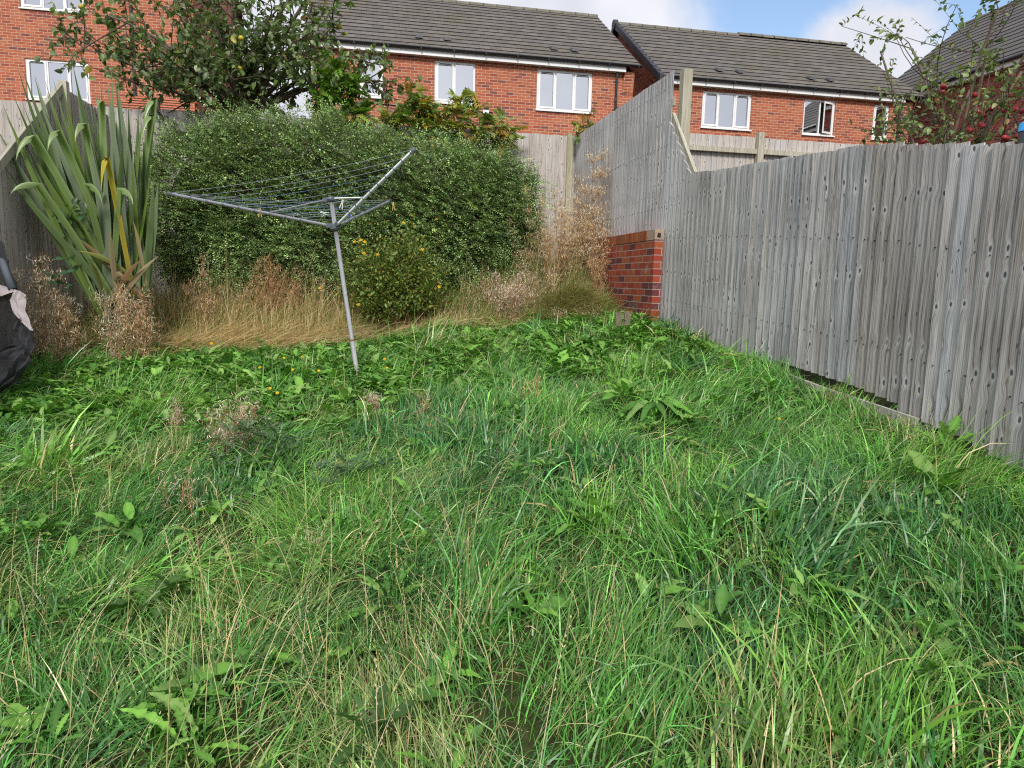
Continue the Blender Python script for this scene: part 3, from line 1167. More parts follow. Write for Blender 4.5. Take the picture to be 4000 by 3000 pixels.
# small outbuilding with orange tiles ---------------------------------
gr = thing('outbuilding', (-4.2, 18, gz(-4.2, 17)), 'low orange-tiled roof showing between the left fence top and the apple tree', 'outbuilding')
b = MB()
b.box(-5.4, -3.5, 16.6, 19, gz(-4.2, 17) - .6, 4.85)
b.build('wall', M_BRICK, gr)
b = MB()
n = 9
for k in range(n):
    y0_, y1_ = 16.4 + k * 0.16, 16.4 + (k + 1) * 0.16
    z0_, z1_ = 4.82 + k * 0.085, 4.82 + (k + 1) * 0.085
    xa, xb = -5.5 + k * 0.05, -3.35 - k * 0.10
    m = 14
    for i in range(m):
        u0, u1 = xa + (xb - xa) * i / m, xa + (xb - xa) * (i + .93) / m
        b.face([(u0, y0_, z0_ + .02), (u1, y0_, z0_ + .02), (u1, y1_, z1_), (u0, y1_, z1_)])
    b.face([(xa, y0_, z0_ - .02), (xb, y0_, z0_ - .02), (xb, y0_, z0_ + .02), (xa, y0_, z0_ + .02)], 1)
    b.face([(xb, y0_, z0_ + .02), (xb + 0.02, 19, z0_ + .02), (xb - .08, 19, z1_), (xb - .10, y1_, z1_)])
b.build('roof', [M_OTILE, M_TEDGE], gr)


# ------------------------------------------------------------------ fences
def tones(r, lo=0.82, hi=1.12, warm=0.0):
    g = r.uniform(lo, hi)
    wv = r.uniform(-0.03, 0.03) + warm
    return (g * (1 + wv), g, g * (1 - wv))


rf = random.Random(3)
FX = 3.19
fence = thing('garden_fence', (FX, 5, gz(FX, 5)), 'weathered grey close-board fence along the right side, stepping down towards the viewer', 'fence')


def top_z(Y):
    pts = [(-1.5, 1.75), (1.5, 2.14), (2.6, 2.36), (3.09, 2.435), (4.18, 2.625), (5.26, 2.705), (6.20, 2.765), (6.88, 2.82)]
    if Y >= 7.44:
        return 3.955
    if Y >= 6.88:
        return 2.82 + (Y - 6.88) * (3.44 - 2.82) / (7.44 - 6.88)
    return float(np.interp(Y, [p[0] for p in pts], [p[1] for p in pts]))


def bot_z(Y):
    pts = [(-1.5, 0.2), (2.0, 0.70), (2.87, 0.83), (3.18, 0.90), (4.07, 1.02), (5.23, 1.10), (6.2, 1.16), (7.4, 1.22), (11, 1.7)]
    return float(np.interp(Y, [p[0] for p in pts], [p[1] for p in pts]))


bays = [(9.3, 11.06), (7.44, 9.3), (5.3, 7.44), (3.62, 5.3), (1.9, 3.62), (0.1, 1.9), (-1.5, 0.1)]
gseed, gleft, gt_ = 0.0, 0, (1, 1, 1)
for (ya, yb_) in bays:
    b = MB()
    y = yb_
    while y > ya + 0.02:
        gw = rf.choice([0.085, 0.095, 0.1, 0.1, 0.105, 0.115])
        y2 = max(y - gw, ya)
        ym = (y + y2) / 2
        tz = top_z(ym) + rf.uniform(-0.006, 0.006)
        bz = bot_z(ym) - (0.25 if ym > 5.35 else 0)
        if 3.75 < ym < 5.1:
            bz = bot_z(ym) + 0.035
        if ym > 7.44:
            bz = 1.25
        if gleft <= 0:          # boards sawn side by side from one log carry the same knots at the same height
            gseed, gleft = rf.uniform(0, 40), rf.choice([1, 2, 3, 3, 4, 5])
        gleft -= 1
        b.cs = gseed
        b.uo = (y2 + rf.uniform(-.004, .004), rf.uniform(-.03, .03))
        if 3.55 < ym < 4.12:
            b.ct = tones(rf, 0.62, 0.78, 0.05)
        elif 2.0 < ym < 3.30:
            b.ct = tones(rf, 0.72, 0.98, 0.02)
        elif ym > 7.44:
            b.ct = tones(rf, 0.93, 1.12, 0.0)
        elif ym > 5.3:
            b.ct = tones(rf, 0.86, 1.12)
        else:
            b.ct = tones(rf, 0.80, 1.08)
        # feather-edge: thick edge near the camera laps the thin edge of the next board
        xt, xn = FX - 0.012 - rf.uniform(0, .005), FX - 0.003
        yy2 = y2
        xb = FX + rf.uniform(0.002, 0.007)
        y = y + 0.022
        lean = rf.uniform(-0.003, 0.003)
        q = [(xn, yy2, bz), (xb, yy2, bz), (xb, y, bz), (xt, y, bz),
             (xn + lean, yy2, tz), (xb, yy2, tz), (xb, y, tz), (xt + lean, y, tz)]
        if 6.88 < ym < 7.44:       # the diagonal step: tops sawn to the slope
            q[4] = (xn, yy2, tz - 0.035)
            q[5] = (xb, yy2, tz - 0.035)
            q[6] = (xb, y, tz + 0.05)
            q[7] = (xt, y, tz + 0.05)
        b.hexa(q)
        b.uo = (0.0, 0.0)
        # nail heads at the rail heights
        for hh in (0.33, 1.0, 1.55) if ym < 7.44 else (0.35, 1.1, 1.75, 2.35):
            zz = bot_z(ym) + hh + rf.uniform(-0.01, 0.01) if ym < 7.44 else 1.45 + hh
            if zz < tz - 0.06:
                yn = (y + y2) / 2 + rf.uniform(-.02, .02)
                xx = FX - 0.0085
                b.box(xx - 0.006, xx + 0.006, yn - 0.003, yn + 0.003, zz - 0.003, zz + 0.003, 1)
        y = y2
    b.build('board_panel', [M_FENCE, M_NAIL], fence)
for (yp, zt) in ((7.31, 3.93), (5.3, 2.62), (3.62, 2.45), (1.9, 2.1), (11.0, 3.9), (9.3, 3.85)):
    b = MB()
    b.cs = yp
    b.box(FX + 0.035, FX + 0.135, yp - 0.05, yp + 0.05, gz(3.3, yp) - 0.3, zt)
    b.build('post', M_RAIL, fence)
b = MB()
b.cs = 2.2
b.beam((FX + 0.02, 7.46, 3.50), (FX + 0.02, 6.84, 2.80), 0.035, 0.075, up=(0, 0.7, 0.7))
b.build('sloping_rail', M_RAIL, fence)
b = MB()
for (ya, yb_) in ((7.44, 11.0),):
    for zz in (1.75, 2.7, 3.6):
        b.box(FX + 0.008, FX + 0.036, ya, yb_, zz, zz + 0.08)
for i in range(2, len(bays)):
    ya, yb_ = bays[i]
    for hh in (0.33, 1.0, 1.5):
        b.beam((FX + 0.022, ya, bot_z(ya) + hh), (FX + 0.022, yb_, bot_z(yb_) + hh), 0.028, 0.075)
b.build('rail', M_RAIL, fence)
b = MB()
b.cs = 5.1
b.ct = (0.9, 0.9, 0.88)
b.beam((FX - 0.035, 3.55, 0.885), (FX - 0.075, 4.4, 0.945), 0.024, 0.15)
b.beam((FX - 0.075, 4.4, 0.945), (FX - 0.04, 5.45, 1.02), 0.024, 0.15)
b.build('gravel_board', M_FENCE2, fence)

# brick retaining wall end --------------------------------------------
gw = thing('garden_wall', (3.1, 9, 1.3), 'low red brick retaining wall with orange brick-on-edge coping against the fence', 'wall')
b = MB()
b.box(3.065, 3.165, 7.43, 11.0, 0.9, 2.19)
b.build('wall', M_BRICKW, gw)
b = MB()
b.box(3.058, 3.168, 7.66, 11.0, 2.19, 2.30)
b.build('coping', M_SOLDIER, gw)
b = MB()
bm_pts = [(3.06, 7.425), (3.166, 7.425), (3.166, 7.655), (3.06, 7.655)]
b.hexa([(x, y, 2.19) for x, y in bm_pts] + [(x + rf.uniform(-.004, .004), y, 2.305 + rf.uniform(-.01, .01)) for x, y in bm_pts])
b.hexa([(3.085, 7.415, 2.225), (3.125, 7.415, 2.215), (3.125, 7.426, 2.215), (3.085, 7.426, 2.225), (3.10, 7.415, 2.265), (3.13, 7.415, 2.255), (3.13, 7.426, 2.255), (3.10, 7.426, 2.265)], 1)
b.build('end_block', [plain('chipped_mortar', (0.42, 0.31, 0.24), 0.95, var=0.35, scale=25, bump=1.0), M_NAIL], gw)

# back fence -------------------------------------------------------------
BY = 11.1
bf = thing('back_fence', (0, BY, gz(0, BY)), 'pale close-board fence behind the hedge at the back of the garden', 'fence')


def back_bays(par, x0, x1, ztop, name='board_panel', zb=1.2, side=-1, tone=(0.92, 1.08), y=BY, mat=M_FENCE2):
    b = MB()
    x = x0
    while x < x1 - 0.02:
        gw_ = rf.choice([0.095, 0.1, 0.105])
        x2 = min(x + gw_, x1)
        b.cs = rf.uniform(0, 40)
        b.ct = tones(rf, *tone)
        tz = ztop((x + x2) / 2) + rf.uniform(-0.008, 0.008)
        t1, t2 = (0.018, 0.005)
        q = [(x, y - t1, zb), (x2 + 0.02, y - t2, zb), (x2 + 0.02, y + .004, zb), (x, y + .004, zb)]
        q2 = [(p[0], p[1], tz) for p in q]
        b.hexa(q + q2)
        x = x2
    return b.build(name, mat, par)


bb = [(-10, -8.2), (-8.2, -6.4), (-6.4, -4.6), (-4.6, -2.8), (-2.8, -1.0), (-1.0, 0.8), (0.8, 3.18)]
for (a, c) in bb:
    back_bays(bf, a, c, lambda x: 3.95 if x < -2.8 else 3.965)
for (xp, zt) in ((-8.2, 3.85), (-6.4, 3.85), (-4.6, 3.88), (-2.9, 4.12), (-1.0, 3.93), (0.8, 3.95)):
    b = MB()
    b.cs = xp
    b.box(xp - .05, xp + .05, BY + 0.01, BY + 0.11, 1.2, zt)
    b.build('post', M_RAIL, bf)
b = MB()
b.cs = 3.3
b.ct = (1.0, 1.0, 0.9)
b.box(3.04, 3.13, BY - 0.06, BY + 0.02, 1.2, 4.0)
b.build('post', M_RAIL, bf)

nf = thing('neighbour_fence', (8, BY, gz(8, BY)), 'buff timber fence showing its rail and square post above the dip in the grey fence', 'fence')
back_bays(nf, 3.3, 12, lambda x: 4.13, zb=2.2, tone=(0.98, 1.1), y=BY + 0.02)
b = MB()
b.cs = 1.0
b.box(3.35, 6.25, BY - 0.075, BY - 0.005, 3.86, 3.935)
b.box(6.35, 12, BY - 0.075, BY - 0.005, 3.86, 3.935)
b.box(3.35, 12, BY - 0.06, BY - 0.005, 3.05, 3.12)
b.ct = (1.05, 1.0, 0.88)
b.build('rail', M_RAIL, nf)
for xp in (6.30, 9.1):
    b = MB()
    b.cs = xp
    b.box(xp - .05, xp + .05, BY - 0.105, BY - 0.004, 2.2, 4.20)
    b.build('post', M_RAIL, nf)

# left fence with its sloping step ----------------------------------------
LX = -3.4
lf = thing('side_fence', (LX, 8, gz(LX, 8)), 'weathered close-board fence with tall square post and diagonal rail behind the flax', 'fence')


def ltop(Y):
    return 3.80 if Y > 9.25 else max(2.55, 3.72 - (9.2 - Y) * 0.68)


for (ya, yb_) in ((9.25, 11.05), (7.45, 9.25), (5.6, 7.45), (3.8, 5.6)):
    b = MB()
    y = ya
    while y < yb_ - .01:
        y2 = min(y + 0.1, yb_)
        b.cs = rf.uniform(0, 40)
        b.ct = tones(rf, 0.72, 0.95, 0.03)
        tz = ltop((y + y2) / 2) - 0.02
        q = [(LX - .02, y, .5), (LX, y, .5), (LX, y2, .5), (LX - .02, y2, .5)]
        b.hexa(q + [(LX - .02, y, tz), (LX, y, tz), (LX, y2, tz), (LX - .02, y2, tz)])
        b.box(LX + 0.0005, LX + 0.008, y, y + 0.016, .5, tz)
        y = y2
    b.build('board_panel', M_FENCE2, lf)
b = MB()
b.cs = 9
b.box(LX + .005, LX + .09, 9.19, 9.28, 0.6, 3.82)
b.build('post', M_RAIL, lf)
b = MB()
b.cs = 4
b.ct = (.78, .78, .78)
b.beam((LX + 0.03, 9.2, 3.74), (LX + 0.03, 7.4, 2.50), 0.05, 0.085, up=(0, -0.6, 0.8))
b.build('sloping_rail', M_RAIL, lf)
# ------------------------------------------------------------------ rotary airer
base = np.array([-0.121, 7.031, 0.70])
base_v = np.array([-0.121, 7.031, 0.828])
hub = np.array([-0.308, 7.099, 2.179])
top = np.array([-0.344, 7.112, 2.441])
ax = (hub - base_v) / np.linalg.norm(hub - base_v)
base = base_v - ax * 0.18
tips = [np.array([-1.745, 7.05, 2.415]), np.array([0.36, 5.97, 2.728]), np.array([0.24, 8.30, 2.565])]
mids = [np.array([-0.905, 7.077, 2.285]), np.array([-0.02, 6.625, 2.413]), np.array([-0.075, 7.62, 2.352])]
ai = thing('rotary_airer', tuple(base), 'leaning grey metal rotary clothes airer standing in the overgrown grass', 'clothes airer')
M_POLE = plain('galvanised_pole', (0.50, 0.51, 0.53), 0.4, 0.75, var=0.12, scale=20)
M_ARM = plain('aluminium_arm', (0.62, 0.64, 0.68), 0.38, 0.85, var=0.08, scale=14)
M_HUB = plain('grey_hub_plastic', (0.10, 0.12, 0.14), 0.45)
M_LINE = plain('blue_grey_line', (0.26, 0.30, 0.36), 0.6)
M_LINE2 = plain('blue_line', (0.08, 0.16, 0.36), 0.6)
b = MB()
b.tube([base, base + ax * 0.46], 0.0235, 14)
b.tube([base + ax * 0.46, top], 0.020, 14)
b.build('pole', M_POLE, ai, True)
b = MB()
b.tube([base + ax * 0.452, base + ax * 0.468], 0.0245, 14)
b.build('rust_ring', plain('rust', (0.25, 0.09, 0.03), 0.9), ai)
b = MB()
b.tube([hub - ax * 0.035, hub - ax * 0.02, hub + ax * 0.015, hub + ax * 0.02], [0.036, 0.052, 0.052, 0.034], 14)
for tp in tips:
    d = nrm(tp - hub)
    s = nrm(np.cross(d, ax))
    for sg in (-1, 1):
        b.beam(hub + s * sg * 0.018, hub + d * 0.085 + s * sg * 0.018, 0.008, 0.04)
b.build('hub', M_HUB, ai)
b = MB()
b.tube([top - ax * 0.03, top - ax * 0.01, top + ax * 0.012, top + ax * 0.02], [0.03, 0.046, 0.042, 0.012], 12)
for md in mids:
    d = nrm(md - top)
    b.beam(top, top + d * 0.075, 0.035, 0.035)
b.build('top_cap', M_HUB, ai)
for tp, md in zip(tips, mids):
    d = nrm(tp - hub)
    b = MB()
    b.tube([hub + d * 0.045, tp], 0.0145, 10)
    arm = b.build('arm', M_ARM, ai, True)
    b = MB()
    b.tube([tp - d * 0.01, tp + d * 0.022], 0.0185, 10)
    b.build('end_cap', M_HUB, arm, True)
    L = np.linalg.norm(tp - hub)
    for k in range(9):
        b = MB()
        c = hub + d * (L * (0.22 + 0.76 * k / 8))
        b.tube([c - d * 0.005, c + d * 0.005], 0.0165, 8)
        b.build('line_clip', M_HUB, arm)
    b = MB()
    b.tube([top + nrm(md - top) * 0.03, md], 0.007, 8)
    b.build('strut', M_ARM, ai, True)
for k in range(9):
    fr = 0.22 + 0.76 * k / 8
    b = MB()
    P = [hub + (tp - hub) * fr + nrm(np.cross(nrm(tp - hub), (0, 0, 1))) * 0 + np.array([0, 0, 0.017]) for tp in tips]
    for i in range(3):
        A, B = P[i], P[(i + 1) % 3]
        L = np.linalg.norm(B - A)
        sag = 0.018 * L + 0.006 * math.sin(k * 2.1 + i)
        pts = [A + (B - A) * t - np.array([0, 0, sag * 4 * t * (1 - t)]) for t in np.linspace(0, 1, 10)]
        b.tube(pts, 0.0016, 5)
    b.build('washing_line', M_LINE2 if k in (3, 5) else M_LINE, ai)


def peg(name_label, pos, colr, tilt):
    o = thing('clothes_peg', tuple(pos), name_label, 'clothes peg', 'pegs left on the airer lines')
    m = plain('peg_plastic', colr, 0.5)
    c, s = math.cos(tilt), math.sin(tilt)
    for sg in (-1, 1):
        b = MB()
        q = []
        for (u, v_) in ((0.003, 0.022), (0.010, 0.018), (0.004, -0.02), (0.012 * 1.2, -0.062)):
            pass
        prof = [(0.0015, 0.024), (0.009, 0.020), (0.0085, -0.015), (0.017, -0.060), (0.010, -0.062), (0.002, -0.015)]
        pts = [np.array([sg * u * c - v_ * s, 0, sg * u * s + v_ * c]) for u, v_ in prof]
        for yy in (-0.0055, 0.0055):
            b.face([np.array(pos) + p + np.array([0, yy, 0]) for p in pts])
        for i in range(6):
            p0, p1 = pts[i], pts[(i + 1) % 6]
            b.face([np.array(pos) + p0 + np.array([0, -.0055, 0]), np.array(pos) + p1 + np.array([0, -.0055, 0]),
                    np.array(pos) + p1 + np.array([0, .0055, 0]), np.array(pos) + p0 + np.array([0, .0055, 0])])
        b.build('peg_leg', m, o)
    b = MB()
    b.tube([np.array(pos) + np.array([0, -.008, 0.0]), np.array(pos) + np.array([0, .008, 0.0])], 0.005, 8)
    b.build('spring', M_POLE, o)


def on_arm(i, f, dz=0.012):
    return hub + (tips[i] - hub) * f + np.array([0, 0, dz])


peg('yellow clothes peg clipped halfway along the long left arm', on_arm(0, 0.47), (0.55, 0.40, 0.10), 0.05)
peg('white clothes peg hanging just right of the pole top', onD(1337, 790, 6.55), (0.72, 0.72, 0.66), -0.25)
peg('yellow clothes peg at the tip of the short right arm', onD(1536, 800, 7.9), (0.50, 0.36, 0.12), 0.12)
peg('pale green clothes peg lying on the lines left of the pole', onD(1260, 830, 6.9), (0.55, 0.68, 0.62), 1.35)
peg('blue clothes peg on the lines under the dark raised arm', onD(1372, 842, 7.1), (0.04, 0.12, 0.42), 0.15)


# ------------------------------------------------------------------ trees
def bez(a, c, b, n=8):
    t = np.linspace(0, 1, n)[:, None]
    return (1 - t) ** 2 * a + 2 * t * (1 - t) * c + t * t * b


def apple_tree(name, label, rootp, forks, targets, nsub, ntwig, leaf_size, cols, leaves_per, apples, acol, arad, seed, keep=None, clipf=None, trunk_r=0.07, tw=1.0):
    r = np.random.default_rng(seed)
    t = thing(name, rootp, label, 'tree')
    tb = MB()
    fork = np.array(forks)
    tb.tube(bez(np.array(rootp) - [0, 0, .3], (np.array(rootp) + fork) / 2 + r.normal(0, .06, 3), fork, 6), [trunk_r * 1.2] + [trunk_r] * 4 + [trunk_r * .8], 10)
    limbs = []
    for tg in targets:
        tg = np.array(tg)
        ln = np.linalg.norm(tg - fork)
        p = bez(fork, fork + (tg - fork) * 0.5 + np.array([0, 0, 0.15 * ln]) + r.normal(0, .08 * ln, 3), tg, 9)
        tb.tube(p, list(np.linspace(trunk_r * .6, 0.010, 9)), 7)
        limbs.append(p)
    tb.build('trunk', M_BARK, t, True)
    br = MB()
    S = Soup()
    LP, LA = [], []
    ap_sites = []
    for p in limbs:
        for k in range(nsub):
            i = r.integers(2, 9)
            st = p[i]
            dr = nrm(p[min(i + 1, 8)] - p[i - 1]) * 0.6 + r.normal(0, 0.75, 3)
            dr[2] += 0.15
            dr = nrm(dr)
            L = r.uniform(0.35, 0.85)
            en = st + dr * L
            q = bez(st, (st + en) / 2 + r.normal(0, .08, 3), en, 5)
            br.tube(q, list(np.linspace(0.011 * tw, 0.005 * tw, 5)), 5, cap=False)
            for m in range(ntwig):
                j = r.integers(1, 5)
                s2 = q[j]
                d2 = nrm(dr * 0.6 + r.normal(0, 0.7, 3))
                L2 = r.uniform(0.15, 0.42)
                e2 = s2 + d2 * L2
                if clipf is not None and not clipf(e2):
                    continue
                q2 = bez(s2, (s2 + e2) / 2 + np.array([0, 0, .02]), e2, 4)
                br.tube(q2, [0.004 * tw, 0.0035 * tw, 0.003 * tw, 0.002 * tw], 4, cap=False)
                nl = r.integers(leaves_per[0], leaves_per[1])
                for u in range(nl):
                    f = (u + r.uniform(0, 1)) / nl
                    LP.append(s2 + (e2 - s2) * f)
                    a = r.normal(0, 1, 3)
                    a = nrm(a - d2 * a.dot(d2) + d2 * 0.6)
                    a[2] -= 0.25
                    LA.append(a)
                if len(ap_sites) < 4000:
                    ap_sites.append(e2)
    br.build('branches', M_TWIG, t)
    LP, LA = np.array(LP), np.array(LA)
    n = len(LP)
    upv = r.normal(0, 0.55, (n, 3)) + np.array([0, 0, 1.0])
    pal = np.array([c for c, w_ in cols])
    wt = np.array([w_ for c, w_ in cols])
    cc = pal[r.choice(len(pal), n, p=wt / wt.sum())] * np.exp(r.normal(0, 0.22, (n, 1)))
    S.add(inst(*TL_APPLE, LP, LA, upv, leaf_size * np.exp(r.normal(0, 0.22, n)), cc))
    S.build('crown', M_LEAF, t)
    ma = plain(name + '_fruit', acol, 0.35, var=0.4, scale=30)
    ap_sites = np.array(ap_sites)
    if isinstance(apples, int):
        sel = ap_sites[r.choice(len(ap_sites), apples, replace=False)]
    else:
        sel = np.array(apples)
    for c in sel:
        b = MB()
        th = np.linspace(0.12, math.pi - 0.12, 8)
        rr = arad * r.uniform(0.85, 1.12)
        zc = c[2] - rr
        b.tube([(c[0], c[1], zc + rr * math.cos(a) * 0.88) for a in th], [rr * math.sin(a) ** 0.8 for a in th], 12)
        b.tube([(c[0], c[1], zc + rr * .7), (c[0] + .004, c[1], zc + rr + .02)], 0.0018, 4)
        b.build('apple', ma, t, True)
    return t


r5 = np.random.default_rng(5)
tgts = []
for px, py, Y in ((330, 190, 10.9), (420, 60, 10.6), (620, -160, 11.3), (540, 330, 10.7), (800, -60, 11.0), (850, 120, 10.7), (960, -200, 11.6),
                  (1090, 30, 11.2), (1240, -100, 11.5), (1340, 60, 11.2), (1400, 190, 11.0), (1250, 310, 10.9), (1080, 260, 10.8),
                  (760, 300, 10.7), (640, 180, 10.4), (470, 220, 11.2), (1150, 160, 10.6), (900, 330, 10.6), (1500, 320, 11.2), (1330, -190, 11.4), (700, 60, 11.5), (1000, 120, 11.9)):
    tgts.append(onY(px, py, Y))
LGR = [((0.12, 0.18, 0.06), 5), ((0.17, 0.235, 0.10), 3), ((0.08, 0.13, 0.045), 3), ((0.27, 0.32, 0.19), 1.8), ((0.30, 0.26, 0.04), 0.18), ((0.28, 0.12, 0.03), 0.1), ((0.12, 0.20, 0.03), 1)]


def clipL(p):
    return (p[1] < 12.6)


apple_tree('apple_tree', 'leafy green apple tree with a few yellow apples, behind the left of the hedge', (-1.75, 11.45, gz(-1.75, 11.4)),
           (-1.80, 11.35, 3.9), tgts, 11, 4, 0.086, LGR, (5, 9), 16, (0.42, 0.34, 0.03), 0.038, 11, clipf=clipL)

tg4 = []
for px, py, Xp in ((3440, 200, 5.3), (3560, 190, 5.35), (3660, 330, 5.1), (3800, 330, 5.2), (3860, 150, 5.4), (3900, 40, 5.3),
                   (3990, 280, 5.5), (4060, 120, 5.2), (3700, 470, 5.0), (3960, 500, 5.2), (3850, 500, 5.6), (4080, 420, 5.2)):
    tg4.append(onX(px, py, Xp))
RGR = [((0.15, 0.22, 0.07), 4), ((0.22, 0.29, 0.11), 3), ((0.07, 0.12, 0.04), 2), ((0.28, 0.30, 0.12), 1), ((0.30, 0.22, 0.08), 0.3)]
reds = [onX(px, py, X_) for px, py, X_ in ((3953, 280, 5.2), (3686, 325, 5.1), (3682, 348, 5.1), (3664, 384, 5.2), (3680, 386, 5.2), (3925, 418, 5.1), (3893, 410, 5.2), (3878, 412, 5.3),
                                          (3972, 415, 5.2), (3995, 422, 5.3), (3623, 462, 5.1), (3655, 492, 5.1), (3670, 496, 5.2), (3834, 475, 5.2), (3840, 482, 5.15), (3790, 497, 5.1),
                                          (3610, 543, 5.0), (3745, 550, 5.1), (3925, 525, 5.1), (3935, 530, 5.2), (3808, 357, 5.3), (3820, 425, 5.3), (3845, 440, 5.3), (3980, 518, 5.1),
                                          (3790, 540, 5.2), (3585, 560, 5.0), (3633, 558, 5.0), (3940, 360, 5.3), (3757, 402, 5.4), (3700, 560, 5.1))]
apple_tree('apple_tree', 'sparse apple tree hung with small red apples beyond the right fence', (5.15, 5.75, gz(3.3, 5.8)),
           (5.2, 5.75, 2.35), tg4, 6, 3, 0.048, RGR, (6, 11), reds, (0.30, 0.025, 0.03), 0.026, 12, trunk_r=0.026, tw=.5)

# ------------------------------------------------------------------ hedge
hd = thing('hedge', (-0.2, 10.2, gz(-.2, 10.2)), 'large rounded small-leaved evergreen hedge in front of the back fence', 'hedge')
rh = np.random.default_rng(21)
blobs = np.array([[-1.95, 10.15, 2.55, 0.90, 0.62, 0.98], [-1.35, 10.15, 2.65, 1.05, 0.72, 1.10], [-0.55, 10.2, 2.62, 1.15, 0.80, 1.14], [0.40, 10.15, 2.50, 1.15, 0.82, 1.10],
                  [1.15, 10.1, 2.42, 1.05, 0.78, 1.02], [1.60, 10.1, 2.50, 0.78, 0.66, 0.92], [0.0, 10.0, 2.05, 1.9, 0.75, 0.60], [-1.3, 10.1, 2.0, 1.2, 0.62, 0.7]])
NS = 21000
bi = rh.integers(0, len(blobs), NS * 3)
dirs = nrm(rh.normal(0, 1, (NS * 3, 3)))
dirs[:, 1] = -np.abs(dirs[:, 1]) * np.where(rh.random(NS * 3) < 0.8, 1, -1)
rad = blobs[bi, 3:6] * (rh.uniform(0.66, 1.0, (NS * 3, 1)))
lump = 1 + 0.15 * np.sin(dirs[:, 0] * 9 + bi * 2) * np.cos(dirs[:, 2] * 8 + bi) + 0.05 * np.sin(dirs[:, 0] * 19 + dirs[:, 2] * 17)
P = blobs[bi, :3] + dirs * rad * lump[:, None]
# keep only points outside or near the skin of every other blob
inside = np.zeros(len(P), bool)
for bl in blobs:
    q = (P - bl[:3]) / bl[3:6]
    inside |= (np.linalg.norm(q, axis=1) < 0.74)
ok = (~inside) & (P[:, 1] < 11.0) & (P[:, 2] > 1.55)
P, dirs = P[ok][:NS], dirs[ok][:NS]
ns = len(P)
# clumpy shoots: outward, leaning up at the top and sweeping sideways lower down
sgn = np.where(rh.random(ns) < .62, -1.0, 1.0)
flow = np.stack([0.85 * sgn, -0.25 * np.ones(ns), -0.42 * sgn + 0.15], 1)
sd_ = nrm(dirs * 0.75 + flow * 0.95 + rh.normal(0, 0.24, (ns, 3)) - np.array([0, 0, 0.25]) * (P[:, 2:3] < 2.2))
topness = sst(2.3, 3.3, P[:, 2])
SL = rh.uniform(0.14, 0.30, ns) * (1 + .55 * topness * rh.random(ns))
NLF = 15
k = np.arange(NLF)
tt = (k + 0.5) / NLF
pts = P[:, None, :] + sd_[:, None, :] * (SL[:, None] * tt[None])[:, :, None]
pts[:, :, 2] -= (0.05 * (tt ** 2))[None] * rh.uniform(0, 2, (ns, 1))
perp = nrm(np.cross(sd_, rh.normal(0, 0.4, (ns, 3)) + np.array([0, -0.4, 1.0])))
side = np.where(k % 2 == 0, 1.0, -1.0)[None, :, None]
la = nrm(perp[:, None, :] * side + sd_[:, None, :] * 0.65 + rh.normal(0, 0.18, (ns, NLF, 3)))
lup = nrm(np.cross(perp, sd_) + 0)[:, None, :] + rh.normal(0, 0.4, (ns, NLF, 3))
lup = np.where(lup[:, :, 2:3] < 0, -lup, lup)
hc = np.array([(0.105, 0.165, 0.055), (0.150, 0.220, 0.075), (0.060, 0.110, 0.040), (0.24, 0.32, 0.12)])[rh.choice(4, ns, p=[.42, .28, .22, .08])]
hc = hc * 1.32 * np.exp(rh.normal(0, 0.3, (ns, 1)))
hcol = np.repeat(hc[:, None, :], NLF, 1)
hcol = hcol * (0.75 + 0.95 * tt ** 1.5)[None, :, None]          # leaf colour lightens towards the shoot tip
S = Soup()
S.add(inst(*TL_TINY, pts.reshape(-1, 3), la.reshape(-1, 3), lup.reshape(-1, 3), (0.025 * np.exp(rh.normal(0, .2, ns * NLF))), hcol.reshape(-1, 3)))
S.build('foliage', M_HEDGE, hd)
S = Soup()
w_ = np.full(ns, 0.0022)
tv = np.array([(-1, 0, 0), (1, 0, 0), (0, 1, 0)], float)
S.add(inst(tv, np.array([(0, 1, 2)]), P, sd_, rh.normal(0, 1, (ns, 3)), np.stack([w_, SL, w_], 1), np.tile([[0.10, 0.055, 0.03]], (ns, 1))))
NB = 420
bp = np.stack([rh.uniform(-2.3, 1.9, NB), rh.uniform(9.9, 10.5, NB), np.zeros(NB)], 1)
bp[:, 2] = ground(bp[:, 0], bp[:, 1])
S.add(inst(tv, np.array([(0, 1, 2)]), bp, np.stack([rh.normal(0, .35, NB), rh.normal(-.1, .3, NB), np.ones(NB)], 1), rh.normal(0, 1, (NB, 3)),
           np.stack([np.full(NB, .009), rh.uniform(.8, 1.7, NB), np.full(NB, .009)], 1), np.tile([[0.05, 0.035, 0.025]], (NB, 1))))
S.build('twigs', M_DRY, hd)
# dark core, inner shade put into its colour, so the hedge is solid
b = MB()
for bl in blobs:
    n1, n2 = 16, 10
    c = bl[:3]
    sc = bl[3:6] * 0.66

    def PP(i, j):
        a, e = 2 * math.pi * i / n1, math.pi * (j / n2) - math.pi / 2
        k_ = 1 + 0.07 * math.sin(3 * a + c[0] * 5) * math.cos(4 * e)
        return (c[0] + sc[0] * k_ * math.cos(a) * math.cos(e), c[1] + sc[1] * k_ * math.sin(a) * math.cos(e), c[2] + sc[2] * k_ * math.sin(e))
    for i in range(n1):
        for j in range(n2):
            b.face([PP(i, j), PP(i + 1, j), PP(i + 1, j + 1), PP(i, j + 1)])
b.build('shade_core', plain('hedge_inner_shade', (0.022, 0.030, 0.012), 0.95, var=0.6, scale=30), hd)


# ------------------------------------------------------------------ flax
fl = thing('flax_plant', (-2.5, 8.35, gz(-2.5, 8.35)), 'big New Zealand flax with sword-shaped leaves, some bent over, in the left corner', 'plant')
S = Soup()


